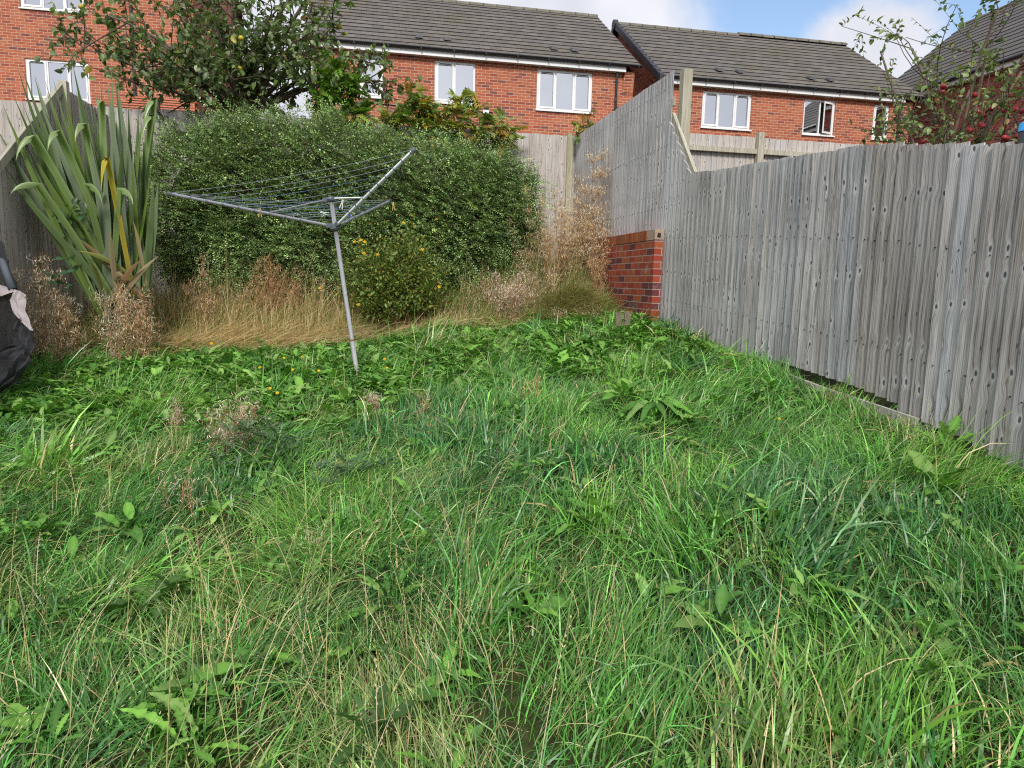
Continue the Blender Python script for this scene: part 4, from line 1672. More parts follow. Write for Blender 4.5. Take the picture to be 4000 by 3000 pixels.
def strap(p0, p1, wid, bow, col, bend=None, n=12, twist=0.3):
    p0, p1 = np.array(p0, float), np.array(p1, float)
    if bend is None:
        mid = (p0 + p1) / 2 + np.array(bow)
        c = bez(p0, mid, p1, n)
    else:
        bp_ = np.array(bend, float)
        a = bez(p0, (p0 + bp_) / 2 + np.array([0, 0, 0.08]), bp_, n // 2 + 1)
        m2 = (bp_ + p1) / 2 + np.array([(p1 - bp_)[0] * .35, -0.02, 0.06])
        c = np.concatenate([a[:-1], bez(bp_, m2, p1, n - n // 2)])
    n = len(c)
    d = nrm(np.gradient(c, axis=0))
    vw = nrm(c - CAM) if False else np.tile([[0.15, 1, 0]], (n, 1))
    s = nrm(np.cross(d, vw + rng.normal(0, twist, 3)))
    nn = np.cross(s, d)
    t = np.linspace(0, 1, n)
    wv = wid * np.clip(np.minimum(0.55 + t * 1.4, (1 - t) * 2.6), 0.02, 1)[:, None] * 0.5
    V = np.stack([c - s * wv + nn * wv * .35, c, c + s * wv + nn * wv * .35], 1).reshape(-1, 3)
    T = []
    for i in range(n - 1):
        a_ = 3 * i
        T += [(a_, a_ + 1, a_ + 4), (a_, a_ + 4, a_ + 3), (a_ + 1, a_ + 2, a_ + 5), (a_ + 1, a_ + 5, a_ + 4)]
    col = np.array(col)
    C = np.repeat((col[None] * (0.92 + 0.16 * t[:, None])), 3, 0)
    C[0::3] *= 1.0
    C[1::3] *= 0.80
    return V, np.array(T), C


FC = [(0.13, 0.195, 0.075), (0.165, 0.22, 0.125), (0.085, 0.145, 0.045), (0.20, 0.255, 0.16), (0.14, 0.22, 0.04)]


def fbase():
    return np.array([rng.uniform(-2.78, -2.28), rng.uniform(8.2, 8.5), 1.05])


ftips = [(85, 262, 8.2), (15, 438, 7.9), (50, 366, 8.0), (140, 297, 8.5), (176, 315, 8.4), (207, 305, 8.3), (300, 325, 8.5), (282, 242, 8.0), (368, 335, 8.6),
         (396, 330, 8.6), (436, 270, 8.3), (461, 333, 8.2), (540, 430, 8.3), (12, 645, 7.8), (592, 645, 8.2), (24, 575, 7.9), (90, 410, 8.3),
         (560, 560, 8.4), (420, 420, 8.5), (250, 430, 8.6), (330, 400, 8.4), (160, 480, 8.5), (480, 520, 8.1), (515, 590, 8.2),
         (120, 590, 8.0), (230, 560, 8.3), (430, 560, 8.1), (500, 412, 8.4), (350, 540, 8.0), (380, 470, 8.3), (295, 350, 8.2), (60, 450, 8.3), (200, 400, 8.5),
         (470, 420, 8.5), (100, 520, 8.1), (600, 700, 8.1), (270, 500, 8.5), (330, 620, 8.1), (410, 640, 8.0), (455, 470, 8.3), (310, 300 + 140, 8.3), (150, 380, 8.2)]
ftips += [(a + random.uniform(-45, 45), b_ + random.uniform(-10, 90), c_ + random.uniform(-.2, .2)) for a, b_, c_ in ftips[:26]]
for i, (px, py, Y) in enumerate(ftips):
    tp = onY(px, py, Y)
    p0 = fbase()
    bx_ = (p0[0] - tp[0]) * -0.18
    S.add(strap(p0, tp, rng.uniform(0.055, 0.09), (bx_, -0.05, 0.22), np.array(FC[i % 5]) * math.exp(rng.normal(0, .12)), twist=0.35))
for (bx1, by1, tx, ty, Y) in ((130, 532, 62, 628, 7.9), (226, 512, 186, 590, 7.9), (330, 482, 293, 555, 8.0), (395, 395, 380, 420, 8.2), (70, 560, 10, 610, 8.0),
                              (590, 445, 555, 540, 8.4), (600, 380, 560, 500, 8.5), (150, 725, 40, 760, 7.8), (330, 722, 400, 800, 7.8), (460, 740, 520, 800, 7.9)):
    S.add(strap(fbase(), onY(tx, ty, Y - 0.1), 0.07, None, (0.20, 0.29, 0.10), bend=onY(bx1, by1, Y), twist=0.15))
S.build('green_leaves', M_FLAX, fl)
S = Soup()
for (bx1, by1, tx, ty, Y) in ((415, 612, 396, 745, 7.8),):
    S.add(strap(fbase(), onY(tx, ty, Y - .05), 0.055, None, (0.50, 0.42, 0.06), bend=onY(bx1, by1, Y), twist=0.1))
for (px, py, Y) in ((430, 900, 7.8), (520, 860, 7.9), (560, 1010, 7.9), (300, 980, 7.9), (620, 1000, 8.0), (260, 900, 8.0), (350, 1020, 7.7), (480, 1080, 7.7)):
    b0 = np.array([rng.uniform(-2.75, -2.2), 8.1, rng.uniform(1.2, 1.7)])
    S.add(strap(b0, onY(px, py, Y), 0.05, (0, -0.05, 0.12), [(0.40, 0.32, 0.19), (0.30, 0.33, 0.10), (0.26, 0.17, 0.09)][int(rng.integers(3))], twist=0.3))
S.build('dead_leaves', M_DRY, fl)


# ------------------------------------------------------------------ bright pinnate climbers on the fence
def pinnate(name, label, stems, nl, seed, cols, cat='climber', lsz=0.22):
    r = np.random.default_rng(seed)
    t = thing(name, tuple(stems[0][0]), label, cat)
    sb = MB()
    S = Soup()
    for st in stems:
        st = [np.array(p, float) for p in st]
        c = bez(st[0], st[1], st[2], 10)
        sb.tube(c, list(np.linspace(0.008, 0.002, 10)), 5, cap=False)
        for k in range(nl):
            f = r.uniform(0.15, 1)
            o = c[min(9, int(f * 9.99))] + r.normal(0, .03, 3)
            d = nrm(r.normal(0, 1, 3) + np.array([0, -.3, .15]))
            L = lsz * r.uniform(.6, 1.2)
            m = 7
            up = nrm(np.cross(d, np.cross(np.array([0, 0, 1.0]), d)) + r.normal(0, .3, 3))
            pr = nrm(np.cross(d, up))
            q = np.array([o + d * L * (j + 1) / m - np.array([0, 0, 0.25 * L * ((j + 1) / m) ** 2]) for j in range(m)])
            cc = np.array(cols[r.choice(len(cols))]) * math.exp(r.normal(0, .15))
            for sg in (-1, 1):
                S.add(inst(*TL_THIN, q, nrm(pr * sg + d * .8) + r.normal(0, .1, (m, 3)), np.tile(up, (m, 1)), np.stack([np.full(m, L * .62), np.full(m, L * .36), np.full(m, L * .3)], 1), np.tile(cc, (m, 1))))
            S.add(inst(tv, np.array([(0, 1, 2)]), o[None], d[None], up[None], np.array([[.002, L, .002]]), cc[None] * .8))
    sb.build('stems', M_TWIG, t)
    S.build('foliage', M_LEAF, t)


YG = [(0.30, 0.42, 0.05), (0.20, 0.34, 0.04), (0.42, 0.46, 0.06), (0.15, 0.26, 0.04)]
YG = [(a * .8, b * .78, c * 1.3) for a, b, c in YG]
YO = YG + [(0.48, 0.27, 0.04), (0.42, 0.20, 0.03)]
S1 = []
for px0, py0, px1, py1 in ((1700, 560, 1610, 370), (1740, 560, 1680, 420), (1800, 580, 1760, 430), (1850, 580, 1880, 440), (1900, 580, 1960, 470), (1780, 560, 1590, 470),
                           (1950, 600, 1990, 520), (1740, 520, 1830, 350), (1650, 520, 1640, 390), (1560, 520, 1500, 470)):
    a, e = onY(px0, py0, 10.75), onY(px1, py1, 10.7)
    S1.append([a, (a + e) / 2 + [0.03, 0, 0.1], e])
pinnate('climbing_plant', 'yellow-green feathery climber topping the hedge below the middle house windows', S1, 34, 3, YG + YG + [(0.46, 0.30, 0.04), (0.36, 0.22, 0.04)], lsz=0.25)
S1 = []
for px0, py0, px1, py1 in ((1300, 470, 1330, 230), (1310, 470, 1270, 300), (1340, 480, 1400, 330), (1290, 480, 1240, 380), (1360, 480, 1420, 440), (1350, 470, 1360, 280), (1290, 470, 1290, 260)):
    a, e = onY(px0, py0, 10.8), onY(px1, py1, 10.75)
    S1.append([a, (a + e) / 2 + [0.03, 0, 0.1], e])
pinnate('climbing_plant', 'bright green feathery climber at the apple tree edge by the house downpipe', S1, 26, 4, [(0.13, 0.27, 0.02), (0.18, 0.33, 0.03), (0.09, 0.19, 0.02)])
S1 = []
for px0, py0, px1, py1 in ((2270, 560, 2310, 430), (2260, 560, 2230, 470), (2280, 560, 2270, 440), (2260, 545, 2320, 480)):
    a, e = onY(px0, py0, 10.95), onY(px1, py1, 10.9)
    S1.append([a, (a + e) / 2 + [0.03, 0, 0.05], e])
pinnate('climbing_plant', 'small yellowing climber poking over the corner where the two fences meet', S1, 9, 5, YO, lsz=0.16)

# ------------------------------------------------------------------ hypericum shrub
hy = thing('flowering_shrub', (0.45, 8.95, gz(.45, 8.95)), 'bushy green shrub with small yellow flowers between the airer pole and the hedge', 'shrub')
rs = np.random.default_rng(31)
NSH = 620
sb_ = np.stack([rs.normal(0.42, .20, NSH), rs.normal(8.98, .16, NSH), np.zeros(NSH)], 1)
sb_[:, 2] = ground(sb_[:, 0], sb_[:, 1])
ang = rs.uniform(0, 6.28, NSH)
el = rs.uniform(0.15, 1.5, NSH)
rr_ = rs.uniform(.62, 1.12, NSH) * (1 + .18 * np.sin(ang * 3 + 1) * np.cos(el * 3))
tgt = np.stack([0.34 + 0.78 * rr_ * np.cos(ang) * np.cos(el) ** .7, 8.95 + 0.42 * np.sin(ang) * np.cos(el) ** .7, 1.28 + (0.95 + .10 * rs.normal(0, 1, NSH)) * np.sin(el) * rr_], 1)
S = Soup()
Ls = np.linalg.norm(tgt - sb_, axis=1)
dd = nrm(tgt - sb_)
NL = 20
tt2 = 0.35 + 0.65 * (np.arange(NL) + .5) / NL
pts = sb_[:, None] + (tgt - sb_)[:, None] * tt2[None, :, None] + rs.normal(0, .012, (NSH, NL, 3))
a_ = rs.normal(0, 1, (NSH, NL, 3))
a_ = nrm(a_) + dd[:, None] * .7
cc = np.array([(0.14, 0.22, 0.045), (0.20, 0.29, 0.06), (0.09, 0.15, 0.035), (0.34, 0.36, 0.08), (0.38, 0.24, 0.08)])[rs.choice(5, NSH * NL, p=[.4, .27, .2, .09, .04])]
S.add(inst(*TL_HYP, pts.reshape(-1, 3), a_.reshape(-1, 3), rs.normal(0, .5, (NSH * NL, 3)) + [0, 0, 1], 0.042 * np.exp(rs.normal(0, .25, NSH * NL)), cc))
S.build('foliage', M_LEAF, hy)
S = Soup()
S.add(inst(tv, np.array([(0, 1, 2)]), sb_, dd, rs.normal(0, 1, (NSH, 3)), np.stack([np.full(NSH, .003), Ls, np.full(NSH, .003)], 1), np.tile([[.16, .09, .04]], (NSH, 1))))
S.build('stems', M_DRY, hy)
M_PETAL = leaf_mat('yellow_petal', 0.5, 0.3, 0.3, (1.1, 1, .8))


def flower_soup(centers, normals, rad, npet=10, col=(0.80, 0.52, 0.01)):
    S = Soup()
    tvp, ttp = leaf_template(2, 0.45, 0.1, 0.2)
    for c, nn_ in zip(centers, normals):
        nn_ = nrm(np.array(nn_, float))
        u = nrm(np.cross(nn_, [0.3, 1, .2]))
        v_ = np.cross(nn_, u)
        an = np.arange(npet) * 2 * math.pi / npet + rs.uniform(0, 1)
        ds = u[None] * np.cos(an)[:, None] + v_[None] * np.sin(an)[:, None] + nn_[None] * .25
        S.add(inst(tvp, ttp, np.tile(c, (npet, 1)), ds, np.tile(nn_, (npet, 1)), rad, np.tile([col], (npet, 1)) * np.exp(rs.normal(0, .08, (npet, 1)))))
        k2 = 6
        an = np.arange(k2) * 2 * math.pi / k2
        ds = u[None] * np.cos(an)[:, None] + v_[None] * np.sin(an)[:, None] + nn_[None] * .9
        S.add(inst(tvp, ttp, np.tile(c, (k2, 1)), ds, np.tile(nn_, (k2, 1)), rad * .5, np.tile([(0.75, 0.40, 0.01)], (k2, 1))))
    return S


fc = [onY(px, py, Y) for px, py, Y in ((1410, 938, 8.55), (1425, 945, 8.55), (1475, 995, 8.5), (1576, 870, 8.8), (1704, 856, 9.3), (1385, 945, 8.6), (1422, 990, 8.5), (1400, 1190, 8.4), (1250, 1125, 8.5), (1650, 975, 8.6), (1715, 1120, 8.45))]
for c in fc:
    flower_soup([c], [(-.1, -.8, .6)], 0.026, 5).build('flower', M_PETAL, hy)
# many tiny buds
ci = rs.choice(NSH, 420)
flower_soup(tgt[ci] + [0, -.02, .01], rs.normal(0, .5, (420, 3)) + [0, -.5, .7], 0.010, 3, (0.62, 0.38, 0.03)).build('buds', M_PETAL, hy)


# ------------------------------------------------------------------ dead willowherb and fluffy weeds
def weed_soup(h, nst, spread, cols, fl_len, fl_w, seed, dens=90, lean=0.25, top=0.35):
    """one clump: stems with side shoots and a cloud of narrow curled dry leaves and seed fluff"""
    r = np.random.default_rng(seed)
    S = Soup()
    for s in range(nst):
        p0 = np.array([r.normal(0, spread * .35), r.normal(0, spread * .3), -0.05])
        hh = h * r.uniform(0.45, 1.0)
        p2 = p0 + np.array([r.normal(0, lean) * hh, r.normal(0, lean * .6) * hh, hh])
        c = bez(p0, (p0 + p2) / 2 + r.normal(0, .04 * h, 3), p2, 9)
        # stem as thin crossed ribbon
        wd = 0.0042
        for sdv in (np.array([1.0, 0, 0]), np.array([0, 1.0, 0])):
            V = np.stack([c - sdv * wd * np.linspace(1, .4, 9)[:, None], c + sdv * wd * np.linspace(1, .4, 9)[:, None]], 1).reshape(-1, 3)
            T = []
            for i in range(8):
                T += [(2 * i, 2 * i + 1, 2 * i + 3), (2 * i, 2 * i + 3, 2 * i + 2)]
            S.add((V, np.array(T), np.tile([[0.36, 0.19, 0.10]], (len(V), 1)) * math.exp(r.normal(0, .2))))
        n = int(dens * hh / 1.2)
        f = r.uniform(0.12, 1, n) ** 0.8
        o = c[np.clip((f * 8).astype(int), 0, 8)] + r.normal(0, .01, (n, 3))
        az = r.uniform(0, 6.28, n)
        rr = np.where(f > top, 0.10, 0.05) * r.uniform(.1, 1.3, n) * (1.15 - .5 * f) * (spread / .25 + .4) * .8
        o2 = o + np.stack([np.cos(az) * rr, np.sin(az) * rr, r.uniform(0, .10, n) * (f > .3)], 1)
        S.add(inst(tv, np.array([(0, 1, 2)]), o, o2 - o, r.normal(0, 1, (n, 3)), np.stack([np.full(n, .0014), np.linalg.norm(o2 - o, axis=1), np.full(n, .001)], 1), np.tile([[.46, .30, .16]], (n, 1))))
        m = 4
        o3 = np.repeat(o2, m, 0) + r.normal(0, .018, (n * m, 3))
        cc = 1.25 * np.array(cols)[r.choice(len(cols), n * m)] * np.exp(r.normal(0, .25, (n * m, 1)))
        ll = fl_len * np.exp(r.normal(0, .3, n * m))
        S.add(blades(o3, r.uniform(0, 6.28, n * m), r.uniform(.1, 2.2, n * m), ll, np.full(n * m, fl_w * 1.3), r.uniform(-2.5, 2.5, n * m), cc, seg=2))
    return S


TAN = [(0.64, 0.52, 0.35), (0.52, 0.39, 0.24), (0.74, 0.64, 0.47), (0.36, 0.24, 0.14)]
PINKG = [(0.56, 0.46, 0.37), (0.46, 0.35, 0.26), (0.66, 0.58, 0.50), (0.36, 0.25, 0.16)]
BRN = [(0.44, 0.27, 0.15), (0.34, 0.19, 0.10), (0.56, 0.39, 0.23)]


def weed(label, px, py, Y, h, nst, spread, cols, seed, fl=0.040, fw=0.0040, dens=70, lean=.14, grp='dead weeds around the garden'):
    P = onY(px, py, Y)
    z = gz(P[0], Y)
    t = thing('dead_weed', (P[0], Y, z), label, 'weed', grp)
    S = weed_soup(h, nst, spread, cols, fl, fw, seed, dens, lean)
    o = S.build('dry_stems', M_DRY, t, off=(0, 0, 0))
    return t


weed('tallest tan dead willowherb standing against the corner of the back and right fences', 2265, 1100, 9.7, 2.0, 16, .34, TAN, 1, dens=130)
weed('broad tan dead weed leaning over the brick coping', 2370, 1080, 9.0, 1.5, 9, .28, TAN, 2, dens=120, lean=.22)
weed('tall narrow dead weed at the right-hand edge of the hedge', 2085, 1100, 9.5, 1.6, 9, .20, TAN, 3, dens=110)
weed('reddish brown dead weed tangled between the hedge and the brick wall', 2180, 1120, 9.3, 1.25, 11, .28, BRN + TAN, 4, dens=110)
weed('dark brown dead weed leaning on the brick wall face', 2330, 1120, 8.8, 1.0, 5, .22, BRN, 5, dens=100)
weed('pinkish grey fluffy seed clump left of the brick wall', 1990, 1240, 8.75, 0.70, 14, .36, PINKG, 6, fl=.028, fw=.005, dens=230, lean=.35)
weed('smaller pinkish fluffy seed clump right behind the first one', 2120, 1150, 9.0, 0.55, 6, .26, PINKG, 7, fl=.028, fw=.005, dens=200, lean=.3)
weed('low fluffy dead weed at the foot of the brick wall', 2440, 1240, 7.55, 0.22, 5, .22, PINKG, 8, fl=.026, fw=.004, dens=240, lean=.7)
weed('low tan seedy clump in the grass before the brick wall', 2300, 1270, 8.0, 0.26, 6, .26, PINKG + TAN, 9, fl=.026, fw=.004, dens=240, lean=.7)
weed('brown dead weed below the hedge, left of the airer pole', 1030, 1080, 9.35, 1.0, 9, .20, BRN, 10, dens=120)
weed('rust brown dead weed under the middle of the hedge', 1110, 1090, 9.3, .95, 8, .22, BRN + [(0.5, .34, .2)], 11, dens=120)
weed('thin dead willowherb rising behind the airer pole', 1240, 1090, 9.2, 1.25, 2, .10, TAN, 12, dens=100)
weed('dead willowherb standing left of the airer arm tip', 740, 1050, 9.0, 1.25, 3, .22, BRN + TAN, 13, dens=90, lean=.18)
weed('brown dead weed between the flax and the airer arm tip', 800, 1080, 9.1, .85, 6, .26, BRN + TAN, 14, dens=110)
weed('tan dead weed clump at the foot of the flax, right side', 540, 1050, 7.9, 1.2, 7, .22, TAN + BRN, 15, dens=130)
weed('tan fluffy weed in front of the middle of the flax', 430, 1120, 7.8, .85, 6, .30, TAN + PINKG, 16, dens=110)
weed('tan fluffy weed in front of the left of the flax', 260, 1080, 7.8, 1.15, 7, .28, TAN, 17, dens=120)
weed('tall tan weed against the left side fence', 100, 1040, 7.7, 1.3, 8, .26, TAN + PINKG, 18, dens=120)
weed('pinkish tan weed behind the collapsed trampoline net', 60, 1130, 7.9, 1.0, 7, .26, PINKG + TAN, 19, dens=120)
weed('spreading tan weed low in front of the left fence', 190, 1180, 7.6, .6, 7, .32, TAN, 20, dens=120)
weed('pale grey seed clump in the dry grass under the flax', 420, 1170, 7.7, .30, 6, .30, PINKG, 21, fl=.02, dens=180, lean=.5)
weed('dead weed showing behind the yellow-flowered shrub, right side', 1850, 1080, 9.2, .62, 5, .25, BRN + TAN, 22, dens=90)
weed('slender brown weed right of the yellow-flowered shrub', 1930, 1110, 9.1, .80, 3, .15, TAN + BRN, 23, dens=80)
GB = 'small dead thistles in the lawn'
weed('bushy pale dead thistle in the lawn left of the airer foot', 890, 1770, 5.0, .42, 8, .22, PINKG, 24, fl=.032, fw=.0035, dens=150, lean=.25, grp=GB)
weed('pinkish dead thistle just right of the airer foot', 1465, 1590, 5.75, .26, 6, .10, PINKG, 25, fl=.026, fw=.003, dens=190, grp=GB)
weed('brownish dead thistle in the lawn, middle of the picture', 1680, 1690, 5.3, .34, 4, .16, PINKG + BRN, 26, fl=.026, fw=.003, dens=150, grp=GB)
weed('upright orange-tan dead weed in the lawn below the pinkish seed clumps', 2060, 1720, 5.1, .36, 4, .14, [(0.5, .32, .14), (.6, .42, .22)], 27, fl=.024, fw=.003, dens=140, grp=GB)
weed('small dead thistle in the lawn, lower left of the bushy one', 700, 1950, 4.1, .26, 3, .14, PINKG, 28, fl=.024, fw=.0028, dens=110, grp=GB)
weed('pale thistle stalk in the lawn, left of the bushy one', 690, 1600, 5.6, .34, 4, .05, PINKG, 29, fl=.03, fw=.003, dens=120, grp=GB)
weed('low grey thistle head beside the big broad-leaved dock', 1190, 2200, 3.35, .26, 3, .12, PINKG, 30, fl=.026, fw=.0024, dens=110, grp=GB)

# ------------------------------------------------------------------ grass
rg = np.random.default_rng(77)


def in_view(X, Y, m=0.35):
    """rough test: inside the camera's view fan plus a margin"""
    a = np.arctan2(X, Y) - PSI
    return (np.abs(a) < R_(41)) & (Y > 0.9)


def scatter(n, y0, y1, x0=-4.6, x1=3.13):
    X = rg.uniform(x0, x1, n)
    Y = rg.uniform(y0, y1, n)
    k = in_view(X, Y)
    return X[k], Y[k]


# clump field -------------------------------------------------------------
NC = 900
cX, cY = rg.uniform(-4.6, 3.3, NC), rg.uniform(0.8, 10.8, NC)
cAz = rg.uniform(0, 6.28, NC)
swirl = 0.6 + 1.2 * np.sin(cX * 1.1 + 0.5) + 0.9 * np.cos(cY * 0.9)
cAz = 0.75 + 0.35 * (swirl - .6) + rg.normal(0, 0.75, NC)
cLen = np.clip(rg.normal(1, .25, NC), .55, 1.6)
cWid = np.exp(rg.normal(0, .28, NC))
PALC = np.array([(0.080, 0.235, 0.042), (0.112, 0.290, 0.055), (0.052, 0.170, 0.036), (0.150, 0.340, 0.055), (0.074, 0.210, 0.065), (0.18, 0.30, 0.085)])
cLean = rg.uniform(.35, 1.4, NC)
cPal = rg.choice(6, NC, p=[.27, .24, .18, .10, .14, .07])
cDry = np.clip(rg.beta(1.1, 9, NC), 0, 1)
# special clumps read off the photograph: x, y, palette, length, width, az, dry
SPC = [((1120, 1960), 3, 1.5, .55, 2.6, .02), ((1250, 1900), 3, 1.35, .55, 0.2, .02), ((3250, 2700), 3, 1.5, 1.3, .7, .12), ((3000, 2800), 5, 1.4, 1.2, .9, .3), ((2950, 2920), 5, 1.2, 1.3, 1.1, .4),
       ((3200, 2060), 4, 1.35, 1.8, .5, .02), ((3350, 2250), 4, 1.3, 1.9, .4, .05), ((3500, 2000), 4, 1.2, 1.7, 1.2, .03), ((3050, 1900), 4, 1.2, 1.5, .5, .02), ((1500, 2600), 5, 1.0, .8, 2.0, .65),
       ((1350, 2700), 5, 1.0, .8, 1.0, .5), ((1600, 2800), 5, 1.1, .8, 2.0, .4), ((3650, 1640), 5, .9, .9, 1, .6), ((3560, 1560), 5, .9, .8, 2, .55), ((2300, 2500), 1, 1.4, .8, .8, .2), ((2500, 2700), 0, 1.3, .8, .8, .2),
       ((300, 2600), 0, 1.2, .9, 2, .3), ((700, 2500), 5, 1.1, .7, 2, .35), ((1000, 2450), 1, 1.0, .8, .5, .3), ((3900, 2000), 2, .9, .9, 1, .03), ((3900, 2300), 2, 1, .9, 1, .03)]


def gpix(px, py, off=0.0):
    d = ray(px, py)
    t = 0.8
    while t < 14:
        Pp = CAM + d * t
        if Pp[2] < gz(Pp[0], Pp[1]) + off:
            return Pp
        t += 0.02
    return Pp


for (pp, pal, ln, wd, az, dr) in SPC:
    q = gpix(pp[0], pp[1], .12)
    for _ in range(3):
        cX = np.append(cX, q[0] + rg.normal(0, .08))
        cY = np.append(cY, q[1] + rg.normal(0, .08))
        cAz = np.append(cAz, az + rg.normal(0, .25))
        cLen = np.append(cLen, ln)
        cLean = np.append(cLean, .6)
        cWid = np.append(cWid, wd)
        cPal = np.append(cPal, pal)
        cDry = np.append(cDry, dr)


def nearest(X, Y):
    out = np.empty(len(X), int)
    for s in range(0, len(X), 20000):
        d = (X[s:s + 20000, None] - cX[None]) ** 2 + (Y[s:s + 20000, None] - cY[None]) ** 2
        out[s:s + 20000] = np.argmin(d, 1)
    return out


def dry_field(X, Y):
    """1 in the straw band at the foot of the hedge"""
    edge = 8.25 + 0.22 * np.sin(X * 1.9 + 1) + 0.12 * np.sin(X * 5.1)
    edge = edge + np.where(X > 1.6, 0.25, 0)
    return sst(0, 0.55, Y - edge)


STRAW = np.array([(0.66, 0.51, 0.27), (0.76, 0.62, 0.36), (0.55, 0.42, 0.21), (0.46, 0.45, 0.17)])


def make_grass(X, Y, hscale=1.0, seg=3, wscale=1.0):
    X = X + rg.normal(0, .02, len(X))
    c = nearest(X + rg.normal(0, .07, len(X)), Y + rg.normal(0, .07, len(X)))
    n = len(X)
    Z = ground(X, Y) - 0.01
    df = dry_field(X, Y)
    L = 0.170 * cLen[c] * np.exp(rg.normal(0, .32, n)) * hscale
    L = L * (1 + 0.5 * df)
    ctr = np.stack([X - cX[c], Y - cY[c]], 1)
    az = cAz[c] + rg.normal(0, .50, n)
    azr = np.arctan2(ctr[:, 1], ctr[:, 0])
    az = np.where(rg.random(n) < .22, azr + rg.normal(0, .5, n), az)
    lean = np.abs(rg.normal(0, .30, n) + cLean[c])
    droop = np.clip(rg.normal(1.05, .5, n), 0, 2.3)
    W_ = 0.0043 * cWid[c] * np.exp(rg.normal(0, .3, n)) * wscale
    col = PALC[cPal[c]] * 1.08 * np.exp(rg.normal(-.05, .42, (n, 1))) * np.exp(rg.normal(0, .10, (n, 3)) * [1, .3, 1])
    isd = rg.random(n) < np.clip(cDry[c] * .55 + df * 0.50 + .006, 0, .9)
    scol = STRAW[rg.integers(0, 4, n)] * np.exp(rg.normal(0, .2, (n, 1)))
    col = np.where(isd[:, None], scol, col)
    grn = (~isd) & (rg.random(n) < df * .9)
    col = np.where(grn[:, None], col * [1.55, 1.12, 1.2], col)
    W_ = np.where(isd, W_ * .75, W_)
    tipc = np.where((rg.random(n) < .05)[:, None], scol * .9, col * [1.10, 1.05, 1.0])
    return blades(np.stack([X, Y, Z], 1), az, lean, L, W_, droop, col, seg=seg, ctip=tipc, twist=.7)


S = Soup()
X, Y = scatter(118000, 0.95, 4.2)
S.add(make_grass(X, Y, 1.0, 4))
X, Y = scatter(150000, 4.2, 8.6)
S.add(make_grass(X, Y, 1.0, 3, 1.15))
X, Y = scatter(34000, 8.4, 10.9)
S.add(make_grass(X, Y, 1.2, 3, 1.3))
# right beyond the tall bases: coarse tufts along the fence foot
n = 7000
Y = rg.uniform(2.2, 7.3, n)
X = 3.12 - np.abs(rg.normal(0, .10, n))
S.add(make_grass(X, Y, 0.75, 3))
gro = S.build('grass', M_GRASS)
tag(gro, 'long tangled green lawn grass', 'grass', kind='stuff')

# tall straw along the hedge foot
S = Soup()
n = 15000
X = rg.uniform(-3.3, 3.0, n)
Y = rg.uniform(8.5, 9.9, n)
tall = 0.30 + 0.30 * sst(8.5, 9.3, Y)
tall = tall * np.where((X > -0.2) & (X < 1.1), .55, 1)
cs = STRAW[rg.integers(0, 4, n)] * np.exp(rg.normal(0, .22, (n, 1)))
g_ = rg.random(n) < np.where(X > .9, .55, .18)
cs = np.where(g_[:, None], np.array([0.14, 0.22, 0.05]) * np.exp(rg.normal(0, .25, (n, 1))), cs)
S.add(blades(np.stack([X, Y, ground(X, Y)], 1), np.where(rg.random(n) < .55, rg.normal(.3, .7, n), rg.uniform(0, 6.28, n)), np.abs(rg.normal(.30, .28, n)), tall * np.exp(rg.normal(0, .3, n)),
             np.full(n, .0042), rg.normal(.7, .6, n), cs, seg=4))
# flattened straw lying at the front edge
n = 7500
X = np.where(rg.random(n) < .7, rg.normal(-1.55, .75, n), rg.uniform(-3.2, 2.8, n))
X = np.clip(X, -3.3, 2.9)
Y = rg.normal(8.55, .20, n)
cs = STRAW[rg.integers(0, 3, n)] * np.exp(rg.normal(0, .2, (n, 1)))
S.add(blades(np.stack([X, Y, ground(X, Y) + rg.uniform(0.03, .16, n)], 1), rg.normal(-.2, .8, n), rg.normal(1.35, .18, n), rg.uniform(.2, .5, n), np.full(n, .0040), rg.normal(.1, .3, n), cs, seg=3))
# golden mound in front of the brick wall
n = 5200
X = rg.normal(2.45, .26, n)
Y = rg.normal(8.55, .28, n)
X = np.clip(X, 1.6, 3.03)
zz = ground(X, Y) + 0.24 * np.exp(-((X - 2.45) / .35) ** 2 - ((Y - 8.6) / .4) ** 2)
cs = np.array([(0.46, 0.37, 0.15), (0.30, 0.30, 0.10), (0.16, 0.21, 0.06)])[rg.integers(0, 3, n)] * np.exp(rg.normal(0, .2, (n, 1)))
S.add(blades(np.stack([X, Y, zz], 1), rg.normal(-1.1, .8, n), rg.normal(.8, .25, n), rg.uniform(.2, .42, n), np.full(n, .0034), rg.normal(1.1, .4, n), cs, seg=4))
st = S.build('dry_grass', M_STRAW)
tag(st, 'straw-coloured long grass at the foot of the hedge and walls', 'dry grass', kind='stuff')


